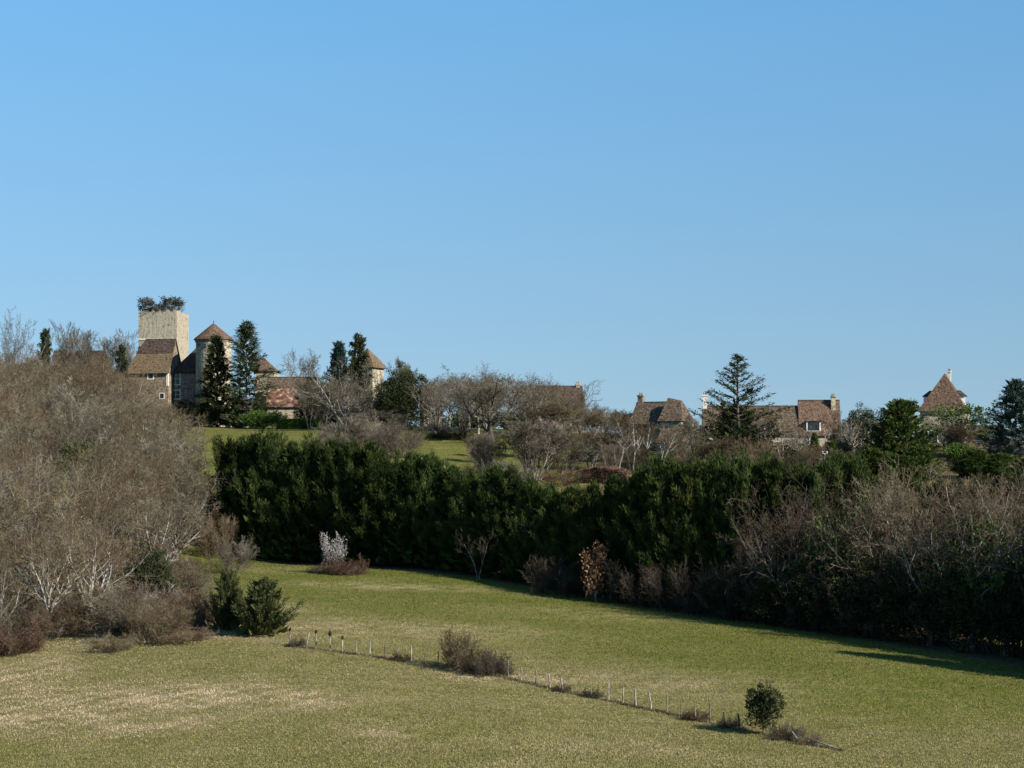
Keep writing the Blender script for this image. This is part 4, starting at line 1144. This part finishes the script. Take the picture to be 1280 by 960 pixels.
for i, (px, d, top, w, lab) in enumerate([
    (1060, 350, 566, 54, "yellow-green garden cypress below the round grey tree"), (1092, 346, 560, 56, "yellow-green garden cypress below the olive round tree"),
    (1122, 344, 568, 56, "green garden cypress at the foot of the wide green conifer"), (1150, 348, 556, 50, "green garden cypress between the wide conifer and tower house"),
    (1218, 350, 560, 52, "green garden cypress below the tufted ivy tree"), (1252, 348, 566, 54, "green garden cypress at the foot of the blue-green fir"),
    (960, 350, 576, 50, "green garden cypress below the garden terrace wall"), (830, 345, 584, 56, "yellow-green garden cypress below the forked birch"), (876, 345, 580, 56, "yellow-green garden cypress below the pruned pale tree"),
    (1282, 340, 572, 56, "green garden cypress half out of the picture by the blue-green fir")]):
    stand(CYPS[i % 2], "garden_cypress", lab, "cypress", px, d, top, w)

# ------------------------------------------------------------------ groves between castle and village, and the shrubberies of the gardens
def grove(seed, n, pxr, dr, sky, protos, name, label, cat, group, hmin, hmax, spacing, wide=(1.0, 1.3)):
    rg = random.Random(seed); pts = []; tries = 0
    xs_, ys_ = zip(*sky)
    while len(pts) < n and tries < 4000:
        tries += 1
        px = rg.uniform(*pxr); d = rg.uniform(*dr)
        x = (px - 640) / F * d
        if any((x - a) ** 2 + (d - b) ** 2 < spacing ** 2 for a, b in pts): continue
        pts.append((x, d))
        z = gz(x, d)
        lim = CZ + (HR - float(np.interp(px, xs_, ys_))) / F * d - z
        h = min(rg.uniform(hmin, hmax), max(1.2, lim * rg.uniform(.84, 1.0)))
        pr = rg.choice(protos)
        sc = h / pr.h
        put(pr, name, label, cat, group, (x, d, z - .1), sc * rg.uniform(*wide), sc)
SKY_MID = [(440, 490), (520, 472), (545, 462), (575, 464), (600, 456), (640, 460), (665, 468), (685, 480), (735, 500), (770, 512), (800, 530)]
grove(31, 34, (542, 775), (412, 464), SKY_MID, [WT[4], WT[4], PALE[1], PALE[0], WT[4], WT[2]], "bare_tree", "grey bare tree in the thick grove between castle and village", "bare tree", "bare trees of the grove between castle and village", 10, 17, 3.6, (.78, 1.0))
grove(32, 16, (590, 775), (352, 400), [(590, 545), (620, 520), (670, 525), (720, 535), (775, 548)], [FINE, BROWNF, FINE, WT[0]], "bare_tree", "bare grey or brown thicket tree on the bank above the dark hedge", "bare tree", "thicket trees on the bank above the hedge", 5, 9, 3.4)
grove(33, 9, (375, 480), (440, 456), [(375, 480), (400, 466), (440, 470), (480, 490)], [BROWNF, WT[4], FINE], "bare_tree", "bare tree crowded behind the pale spreading tree", "bare tree", "bare trees behind the spreading tree", 6, 10, 3.0)
grove(34, 16, (280, 500), (486, 500), [(290, 470), (340, 474), (380, 452), (420, 455), (480, 470)], [HOLM, HOLM, WT[4]], "background_tree", "tree behind the castle outbuildings, showing only between trunks", "tree", "trees behind the castle outbuildings", 6, 11, 4.0)
grove(35, 30, (780, 1070), (366, 392), [(780, 550), (840, 545), (870, 540), (960, 552), (1000, 556), (1070, 545)], [SHRUB[0], SHRUB[1], SHRUB[3], BROWNF, SHRUB[1]], "garden_shrub", "bare garden shrub in front of the village houses", "shrub", "bare shrubs of the village gardens", 2.2, 4.5, 2.0)
grove(36, 16, (780, 1240), (370, 398), [(780, 556), (900, 553), (1000, 556), (1100, 550), (1240, 548)], [HOLLY, GREENB], "garden_bush", "dark evergreen garden bush among the village shrubs", "bush", "evergreen bushes of the village gardens", 1.8, 3.6, 3.0)
grove(37, 8, (1040, 1280), (376, 398), [(1040, 530), (1090, 512), (1150, 530), (1200, 524), (1280, 535)], [FINE, SPREAD, BROWNF], "bare_tree", "grey twiggy tree in the gardens round the tower house", "bare tree", "twiggy trees round the tower house", 4, 8, 4.0)
grove(38, 10, (690, 900), (425, 470), [(690, 500), (740, 508), (790, 512), (870, 516), (900, 530)], [WT[1], PALE[0], FINE], "bare_tree", "bare tree behind the village houses, partly hidden by them", "bare tree", "bare trees behind the village", 5, 9, 4.0)
grove(40, 10, (170, 262), (228, 258), [(170, 680), (262, 705)], [SHRUB[0], SHRUB[1], SHRUB[0], BRAMBLE[1]], "edge_shrub", "bare grey shrub between the holly bush and the hedge's near end", "shrub", "shrubs in the gap between wood and hedge", 2.2, 4.5, 2.2)
grove(42, 11, (400, 512), (384, 408), [(395, 532), (440, 514), (500, 518), (540, 520)], [FINE, SHRUB[0], FINE, SHRUB[0]], "bare_shrub", "grey bare thicket shrub across the meadow's upper bank", "shrub", "thicket shrubs across the meadow's upper bank", 3.5, 7.5, 2.8)
grove(41, 30, (285, 730), (470, 484), [(285, 505), (520, 505), (730, 515)], [HOLLY, GREENB], "background_bush", "dark bush on the ridge behind the castle grounds", "bush", "dark bushes on the ridge behind the castle", 2.5, 4.5, 3.0, (1.3, 1.8))
grove(39, 28, (-5, 262), (203, 229), [(-5, 745), (100, 735), (180, 720), (262, 735)], [SHRUB[0], SHRUB[1], BRAMBLE[0], BRAMBLE[1], SHRUB[1]], "edge_shrub", "bare shrub in the brown thicket along the wood's front edge", "shrub", "shrubs along the wood's front edge", 1.6, 5.5, 1.9)
for i, (px, d, top) in enumerate([(1084, 232, 592), (1112, 230, 590), (1140, 229, 598), (1168, 228, 596), (1196, 226, 600), (1224, 225, 594), (1252, 223, 592), (1282, 222, 586)]):
    stand(CYP[(i + 1) % 4], "hedge_cypress", f"dark cypress behind the near tree line, {ORD[i]} along from its hedge corner", "cypress", px, d + 4, top, 62, "cypresses behind the near tree line")

for px, d, top, w, lab in [(948, 393, 546, 34, "dark bush against the long house between cedar and leaning birch"), (985, 391, 550, 34, "dark bush under the leaning birch at the long house"),
                           (1010, 389, 552, 30, "dark bush beside the slim columnar cypress"), (900, 390, 548, 34, "dark bush at the cedar's near side against the long house")]:
    stand(HOLLY, "dark_bush", lab, "bush", px, d, top, w)
stand(SPREAD, "bare_tree", "twiggy bare tree in front of the long house's taller end", "bare tree", 1000, 386, 524, 50)
stand(PALE[1], "bare_tree", "grey bare tree hiding the long house wall beside the cedar", "bare tree", 955, 384, 520, 44)

# clipped hedges
def clipped_hedge(name, label, p0, p1, hgt, th, leaf, n_leaf, seed, round_=.3):
    rs = np.random.default_rng(seed)
    (x0, y0), (x1, y1) = p0, p1
    L = math.hypot(x1 - x0, y1 - y0); ux, uy = (x1 - x0) / L, (y1 - y0) / L
    t = rs.random(n_leaf); a = rs.random(n_leaf) * 2 - 1; c = rs.random(n_leaf)
    face = rs.integers(0, 3, n_leaf)
    w = np.where(face == 0, -1, np.where(face == 1, 1, a)) * th / 2
    hh = np.where(face == 2, 1.0, c)
    end = np.minimum(np.minimum(t, 1 - t) * L / max(.1, round_ * 4), 1) ** .5
    X = x0 + ux * t * L - uy * w; Y = y0 + uy * t * L + ux * w
    Z = gz_arr(X, Y) + hh * hgt * (.55 + .45 * end)
    b = np.stack([X, Y, Z], 1) + rs.normal(0, .05, (n_leaf, 3))
    d = np.stack([-uy * np.sign(w) * (face != 2), ux * np.sign(w) * (face != 2), .6 + (face == 2)], 1) + rs.normal(0, .6, (n_leaf, 3))
    v, q = kites(b, d, rs.uniform(.12, .3, n_leaf), .05, rs)
    # solid inner body
    m = 24; vb, qb = [], []
    for i in range(m + 1):
        tt = i / m
        e = min(min(tt, 1 - tt) * L / max(.1, round_ * 4), 1) ** .5
        cx, cy = x0 + ux * tt * L, y0 + uy * tt * L
        g = gz(cx, cy)
        for s, hz in ((-1, -.4), (-1, hgt * (.55 + .45 * e) - .06), (1, hgt * (.55 + .45 * e) - .06), (1, -.4)):
            vb.append((cx - uy * s * (th / 2 - .06), cy + ux * s * (th / 2 - .06), g + hz))
    for i in range(m):
        for k in range(3):
            qb.append((i * 4 + k, (i + 1) * 4 + k, (i + 1) * 4 + k + 1, i * 4 + k + 1))
    qb += [(0, 1, 2, 3), (m * 4 + 3, m * 4 + 2, m * 4 + 1, m * 4)]
    v, q = join([(v, q), (np.array(vb), np.array(qb))])
    return tag(link(name, raw_mesh(name, v, q, MT[leaf])), label, "hedge")
clipped_hedge("clipped_hedge", "low clipped green hedge in front of the red-roofed outbuilding", W(348, 0, 444)[:2], W(398, 0, 441)[:2], 1.6, 1.6, 'boxleaf', 9000, 5)
clipped_hedge("brown_hedge", "long brown clipped hedge with a flat top below the birches", W(722, 0, 352)[:2], W(788, 0, 349)[:2], 2.2, 2.6, 'twig_red', 16000, 6, .8)

# a garden lamp post
x, y = W(1031, 0, 374)[:2]; z = gz(x, y)
lp = empty("lamp_post", (x, y, z), 0, "small white garden lamp post at the end of the terrace wall", "lamp post")
m = MB(); m.cyl(0, 0, -.2, .35, .16, .13, 12); m.build("base", MT['white'], lp)
m = MB(); m.cyl(0, 0, .35, 2.1, .09, .07, 12); m.build("pole", MT['white'], lp)
m = MB(); m.box(-.42, .42, -.04, .04, 2.102, 2.18); m.build("arm", MT['white'], lp)
for s in (-.36, .36):
    m = MB(); m.cyl(s, 0, 2.182, 2.36, .08, .2, 10); m.cyl(s, 0, 2.362, 2.54, .2, .07, 10); m.build("lantern", MT['white'], lp)

# ------------------------------------------------------------------ trees at the foot of the hedge and along the near tree line
stand(DEADB, "dead_tree", "bleached dead tree in front of the dark hedge", "dead tree", 598, 261, 660, 44)
stand(DEADB, "dead_tree", "thin pale dead tree against the dark hedge near the copper oak", "dead tree", 676, 255.5, 648, 36)
stand(COPPER, "copper_oak", "young oak holding copper brown leaves in front of the dark hedge", "oak", 745, 244.5, 678, 29)
for px, d, top, w, pr, lab in [
    (690, 250, 690, 60, SHRUB[3], "dark bare shrub at the hedge foot between the dead tree and copper oak"),
    (722, 248, 704, 50, SHRUB[3], "dark bare shrub just before the copper oak at the hedge foot"),
    (770, 244, 696, 50, SHRUB[3], "dark bare shrub just past the copper oak"),
    (800, 241, 704, 60, SHRUB[3], "dark bare shrub, second past the copper oak"),
    (835, 238, 698, 70, SHRUB[3], "dark bare shrub, third past the copper oak"),
    (870, 235, 705, 70, SHRUB[3], "dark bare shrub under the denser hedge"),
    (915, 232, 696, 80, SHRUB[3], "dark bare shrub at the corner of the shaded tree line"),
]:
    stand(pr, "bare_shrub", lab, "shrub", px, d, top, w)
for px, d, top, w, pr, lab in [
    (985, 228, 594, 120, ROUND[0], "round bare tree with russet leaves first in the near tree line"),
    (1062, 225, 592, 100, EDGE[3], "ivy-stemmed bare tree second in the near tree line"),
    (1102, 222, 590, 120, ROUND[1], "round brown bare tree in the middle of the near tree line"),
    (1160, 217, 580, 130, ROUND[2], "pale-limbed bare tree, the palest of the near tree line"),
    (1215, 214, 592, 100, EDGE[1], "ivy-clad bare tree beside the palest tree of the near tree line"),
    (1258, 211, 576, 110, EDGE[2], "tall pale-trunked bare tree last in the near tree line"),
    (1020, 227, 640, 90, EDGE[0], "bare tree with a few copper leaves low in the near tree line"),
    (1290, 208, 592, 110, ROUND[1], "brown bare tree at the picture's edge of the near tree line"),
    (1130, 224, 572, 130, ROUND[1], "russet-crowned tree behind the palest tree of the near tree line"),
    (1040, 229, 604, 110, ROUND[0], "dark round bare tree behind the ivy-stemmed tree of the near tree line"),
    (945, 233, 650, 90, ROUND[0], "small dark bare tree at the corner where the near tree line starts"),
    (1195, 222, 588, 120, ROUND[0], "dark round bare tree behind the ivy-clad tree of the near tree line"),
    (1240, 219, 596, 120, ROUND[1], "brown round bare tree behind the tall pale-trunked tree of the near line"),
]:
    stand(pr, "bare_tree", lab, "bare tree", px, d, top, w)
for i, (px, d, top, w) in enumerate([(925, 233, 712, 80), (955, 230.5, 712, 80), (980, 229, 700, 90), (1005, 227, 712, 90), (1030, 225.5, 690, 90), (1055, 224, 706, 90), (1080, 222.5, 690, 90), (1105, 221, 702, 90), (1130, 219.5, 690, 90), (1155, 218, 700, 90), (1180, 216.5, 690, 90), (1205, 215, 702, 100), (1230, 213, 690, 100), (1255, 211.5, 700, 90), (1280, 210, 690, 90)]):
    stand((HOLLY, SHRUB[3])[i % 2], ("dark_bush", "bare_shrub")[i % 2], f"dark {('evergreen bush', 'twiggy shrub')[i % 2]} under the near tree line, {ORD[i]} from the copper oak", ("bush", "shrub")[i % 2], px, d, top, w)
# trees beyond the frame whose shade falls on the field's corner
for i, (x, y, h) in enumerate([(48.5, 204, 15), (47, 196.5, 15), (51, 209, 16), (52, 199, 14), (57, 204, 16), (56, 195, 13), (62, 198, 17)]):
    pr = CYP[i % 4]
    put(pr, "cypress", "tall cypress past the picture's edge beside the field", "cypress", "cypresses beyond the field's corner", (x, y, gz(x, y) - .1), 1.2, h / pr.h)

# ------------------------------------------------------------------ the fence across the fields
POSTS = [  # top column, top row, bottom column, bottom row, thickness, dark clump on top
    (362.5, 784, 362.5, 804, .075, 1), (387, 790.6, 380.5, 808, .05, 0), (395, 790, 395, 811.8, .07, 1), (412.4, 791, 412.4, 813, .07, 2), (428, 796, 428, 814.7, .075, 1),
    (445, 802, 445.5, 818, .06, 0), (462.5, 801.6, 462.5, 820.6, .055, 0), (481, 805.5, 481, 823, .05, 0), (497, 810, 497, 826, .06, 0), (514, 812, 514, 831, .07, 0), (531, 816, 531, 831, .04, 0),
    (548, 818, 548, 836, .06, 3), (564.5, 820, 564.5, 839, .05, 3), (635, 831, 635, 853, .065, 0), (652, 838, 652, 854, .06, 0), (670, 840, 670, 858, .07, 0), (686, 845, 688, 862, .08, 0),
    (701, 849, 705, 865, .08, 0), (723, 852, 723, 869, .04, 0), (739, 852, 739, 868, .04, 0), (761, 856, 761, 877, .06, 0), (779, 858, 779, 879, .065, 0), (793.5, 862, 795, 882, .085, 0),
    (811, 867, 815, 889, .075, 0), (834, 871, 834, 894, .06, 0), (851, 876, 851, 897, .045, 0), (868.5, 882, 869.5, 898, .075, 0), (887, 882, 888, 905, .065, 0), (904.5, 890, 907, 907, .075, 3),
    (923, 893, 925, 912, .085, 3), (963.5, 905, 963.5, 920, .05, 0), (984, 904, 984, 916, .05, 3)]
FX = [362, 380, 470, 590, 700, 830, 960, 1050]; FD = [201, 200, 196, 190, 182, 174, 165, 158]
post_labels = {0: "grey fence post with a dark top at the broad juniper's edge", 1: "thin fence post leaning over beside the broad juniper", 2: "fence post with a dark cap, just past the leaning thin post",
               3: "fence post with the largest dark clump on its top", 4: "fence post with ragged dark top, last of the dark-capped posts", 11: "dark stub post at the end of the long bare bush", 12: "dark post half inside the long bare bush",
               13: "pale post at the far end of the long bare bush", 17: "pale fence post leaning with a small bramble behind it", 23: "pale fence post tilted most in the lower half of the fence",
               28: "dark leaning post before the lone dark bush", 29: "thick dark post right beside the lone dark bush", 30: "short post just past the lone dark bush", 31: "last short post standing among the brambles past the lone bush"}
post_xy = []
for i, (tx, ty, bx, by, r, dk) in enumerate(POSTS):
    d = float(np.interp(bx, FX, FD))
    x = (bx - 640) / F * d
    z = gz(x, d)
    hgt = max(.7, (by - ty) / F * d * 1.08); r *= .95
    dx = (tx - bx) / F * d
    rg = random.Random(300 + i)
    lab = post_labels.get(i) or (f"weathered fence post, {ORD[i]} of the row counted from the broad juniper" if i < 13 else f"weathered fence post, {ORD[i - 13]} of the row counted from the long bare bush downhill")
    if dk in (1, 2):
        root = empty("fence_post", (x, d, z), 0, lab, "fence post", "weathered posts of the field fence")
    else: root = None
    m = MB(); n = 7
    prev = None
    for j in range(5):
        t = j / 4
        cx = dx * t + rg.gauss(0, .012); cy = rg.gauss(0, .012)
        rr = r * (1.05 - .25 * t) * rg.uniform(.92, 1.06)
        ring = [(cx + rr * math.cos(6.283 * k / n), cy + rr * math.sin(6.283 * k / n), -.3 + (hgt + .3) * t + (rg.uniform(-.04, .05) if j == 4 else 0)) for k in range(n)]
        if prev:
            for k in range(n):
                m.poly([prev[k], prev[(k + 1) % n], ring[(k + 1) % n], ring[k]])
        prev = ring
    m.poly(prev)
    mat = MT['bark_dark'] if dk == 3 else MT['wood']
    if root:
        m.build("stake", mat, root, True)
        c = MB(); hh = .42 if dk == 2 else .3; rr = r * (2.3 if dk == 2 else 1.7)
        c.cyl(dx, 0, hgt - hh * .75, hgt - hh * .2, rr * .7, rr, 9); c.cyl(dx + .01, 0, hgt - hh * .2 + .003, hgt + hh * .3, rr, rr * .4, 9)
        c.build("top_clump", MT['dark_clump'], root)
    else:
        o = m.build("fence_post", mat, None, True)
        o.location = (x, d, z)
        tag(o, lab, "fence post", "weathered posts of the field fence")
    post_xy.append((x, d, z, hgt))
# fallen rail at the end of the row
def rail(name, label, a, b, r):
    va_ = Vector(a); vb_ = Vector(b); n = 7; m = MB()
    dv_ = (vb_ - va_).normalized(); u = dv_.cross(Vector((0, 0, 1))).normalized(); w = dv_.cross(u)
    ra = [tuple(u * r * math.cos(6.283 * k / n) + w * r * math.sin(6.283 * k / n)) for k in range(n)]
    L = (vb_ - va_)
    m.hull([tuple(Vector(p)) for p in ra], [tuple(Vector(p) * .8 + L) for p in ra])
    o = m.build(name, MT['wood_pale'], None, True); o.location = a
    tag(o, label, "wooden rail")
a = W(990, 0, 162.5)[:2]; b = W(999, 0, 161.8)[:2]
rail("broken_post", "bleached broken post leaning among brambles past the lone bush", (a[0], a[1], gz(*a) + .62), (b[0], b[1], gz(*b) + .08), .07)
a = W(1008, 0, 161)[:2]; b = W(1050, 0, 158)[:2]
rail("fallen_rail", "long bleached rail lying on the grass at the fence's end", (a[0], a[1], gz(*a) + .42), (b[0], b[1], gz(*b) + .08), .05)

stand(LONEB, "lone_bush", "lone dark evergreen bush standing on the fence line", "bush", 954, 165.5, 852, 43)
for px, dd, top, w, pr, lab, cat, nm in [
    (572, .3, 784, 50, SHRUB[1], "long bare brown bush, its taller thin-twigged end on the fence line", "shrub", "bare_shrub"),
    (588, .0, 802, 78, BRAMBLE[1], "dense brown bramble in the middle of the long bush on the fence", "bramble", "bramble"),
    (610, .0, 809, 60, BRAMBLE[2], "dense dark bramble at the lower end of the long bush on the fence", "bramble", "bramble"),
    (502, .2, 812, 32, BRAMBLE[1], "small bramble around the fence post before the long bush", "bramble", "bramble"),
    (702, -.3, 853, 24, BRAMBLE[2], "small dark bramble behind the leaning pale post", "bramble", "bramble"),
    (741, .2, 858, 28, BRAMBLE[2], "small spiky bramble between the leaning pale post and lone bush", "bramble", "bramble"),
    (870, .2, 882, 36, BRAMBLE[0], "reddish bramble around a post before the lone bush", "bramble", "bramble"),
    (912, .0, 893, 30, BRAMBLE[2], "dark bramble between the two dark posts by the lone bush", "bramble", "bramble"),
    (985, .2, 902, 50, BRAMBLE[2], "dark bramble with twiggy top just past the lone bush", "bramble", "bramble"),
    (1012, .2, 910, 40, BRAMBLE[1], "brown bramble over the fallen rail at the fence's end", "bramble", "bramble"),
    (372, .2, 793, 22, BRAMBLE[2], "small dark bramble at the foot of the broad juniper", "bramble", "bramble"),
]:
    d = float(np.interp(px, FX, FD)) + dd
    stand(pr, nm, lab, cat, px, d, top, w)

# ------------------------------------------------------------------ countless small growth
def undergrowth():
    rs = np.random.default_rng(9)
    n = 30000
    px = rs.uniform(355, 1052, n)
    d = np.interp(px, FX, FD) + rs.normal(0, .24, n)
    x = (px - 640) / F * d
    dens = (np.sin(x * 1.7) + np.sin(x * .63 + 1) + rs.normal(0, .9, n)) > -.9
    x, d = x[dens], d[dens]; n = len(x)
    b = np.stack([x, d, gz_arr(x, d) - .02], 1)
    dr = np.stack([rs.normal(0, .7, n), rs.normal(0, .7, n), np.ones(n) * .8], 1)
    v, q = kites(b, dr, rs.uniform(.06, .3, n), .014, rs)
    o = link("undergrowth", raw_mesh("undergrowth", v, q, MT['twig_brown']))
    o['kind'] = 'stuff'; o['label'] = "dark dead weeds along the foot of the fence line"; o['category'] = "undergrowth"
undergrowth()

def grass():
    rs = np.random.default_rng(12)
    n = 420000
    y = 141 + (290 - 141) * rs.random(n) ** 1.25
    x = (rs.random(n) * 2 - 1) * y * .2185
    keep_ = np.array([not in_poly(a, b, WOOD) for a, b in zip(x, y)])
    xh = np.array([-33, -18, -3.5, 8.2, 18.8, 27, 43]); yh = np.array([290, 275, 262, 248, 236, 226, 205])
    keep_ &= y < np.interp(x, xh, yh)
    x, y = x[keep_], y[keep_]; n = len(x)
    z = gz_arr(x, y)
    st = straw_mask(x, y)
    b = np.stack([x, y, z - .02], 1)
    d = np.stack([rs.normal(0, .55, n), rs.normal(0, .55, n), np.ones(n)], 1)
    v, q = kites(b, d, rs.uniform(.06, .18, n), rs.uniform(.018, .04, n), rs)
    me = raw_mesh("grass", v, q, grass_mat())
    at = me.attributes.new("tone", 'FLOAT', 'POINT')
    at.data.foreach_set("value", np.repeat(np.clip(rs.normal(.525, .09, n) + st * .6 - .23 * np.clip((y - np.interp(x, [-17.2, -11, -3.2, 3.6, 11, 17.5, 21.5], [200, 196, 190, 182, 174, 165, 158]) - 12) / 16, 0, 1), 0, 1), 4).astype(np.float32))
    o = link("grass", me)
    o['kind'] = 'stuff'; o['label'] = "short winter grass of the two fields"; o['category'] = "grass"
def grass_mat():
    m = material("grass_blades", [(0, 0, 0), (1, 1, 1)], .16, 7, rough=1.0, spec=0.0, coord='World', lo=.3, hi=.7)
    nt = m.node_tree; N, L = nt.nodes, nt.links
    at = N.new("ShaderNodeAttribute"); at.attribute_name = "tone"
    rp = next(n for n in N if n.type == 'VALTORGB')
    mx = N.new("ShaderNodeMath"); mx.operation = 'MULTIPLY_ADD'; mx.inputs[1].default_value = .26
    L.new(rp.outputs[0], mx.inputs[0])
    ad = N.new("ShaderNodeMath"); ad.operation = 'SUBTRACT'; ad.inputs[1].default_value = .13
    L.new(at.outputs['Fac'], ad.inputs[0]); L.new(ad.outputs[0], mx.inputs[2])
    cr = N.new("ShaderNodeValToRGB")
    stops = [(.0, (.045, .056, .013)), (.25, (.102, .118, .018)), (.5, (.225, .205, .076)), (.72, (.35, .28, .155)), (1.0, (.58, .45, .30))]
    while len(cr.color_ramp.elements) < len(stops): cr.color_ramp.elements.new(.5)
    for e, (p, c) in zip(cr.color_ramp.elements, stops):
        e.position = p; e.color = (*c, 1)
    L.new(mx.outputs[0], cr.inputs[0])
    pb = N["Principled BSDF"]
    L.new(cr.outputs[0], pb.inputs['Base Color'])
    tr = N.new("ShaderNodeBsdfTranslucent"); L.new(cr.outputs[0], tr.inputs['Color'])
    ms = N.new("ShaderNodeMixShader"); ms.inputs[0].default_value = .3
    L.new(pb.outputs[0], ms.inputs[1]); L.new(tr.outputs[0], ms.inputs[2])
    L.new(ms.outputs[0], N["Material Output"].inputs[0])
    return m
grass()

for p in PLACED:
    if p[3] > 2.2 or p[3] < .35 or p[4] > 2.4: print("scale", p)
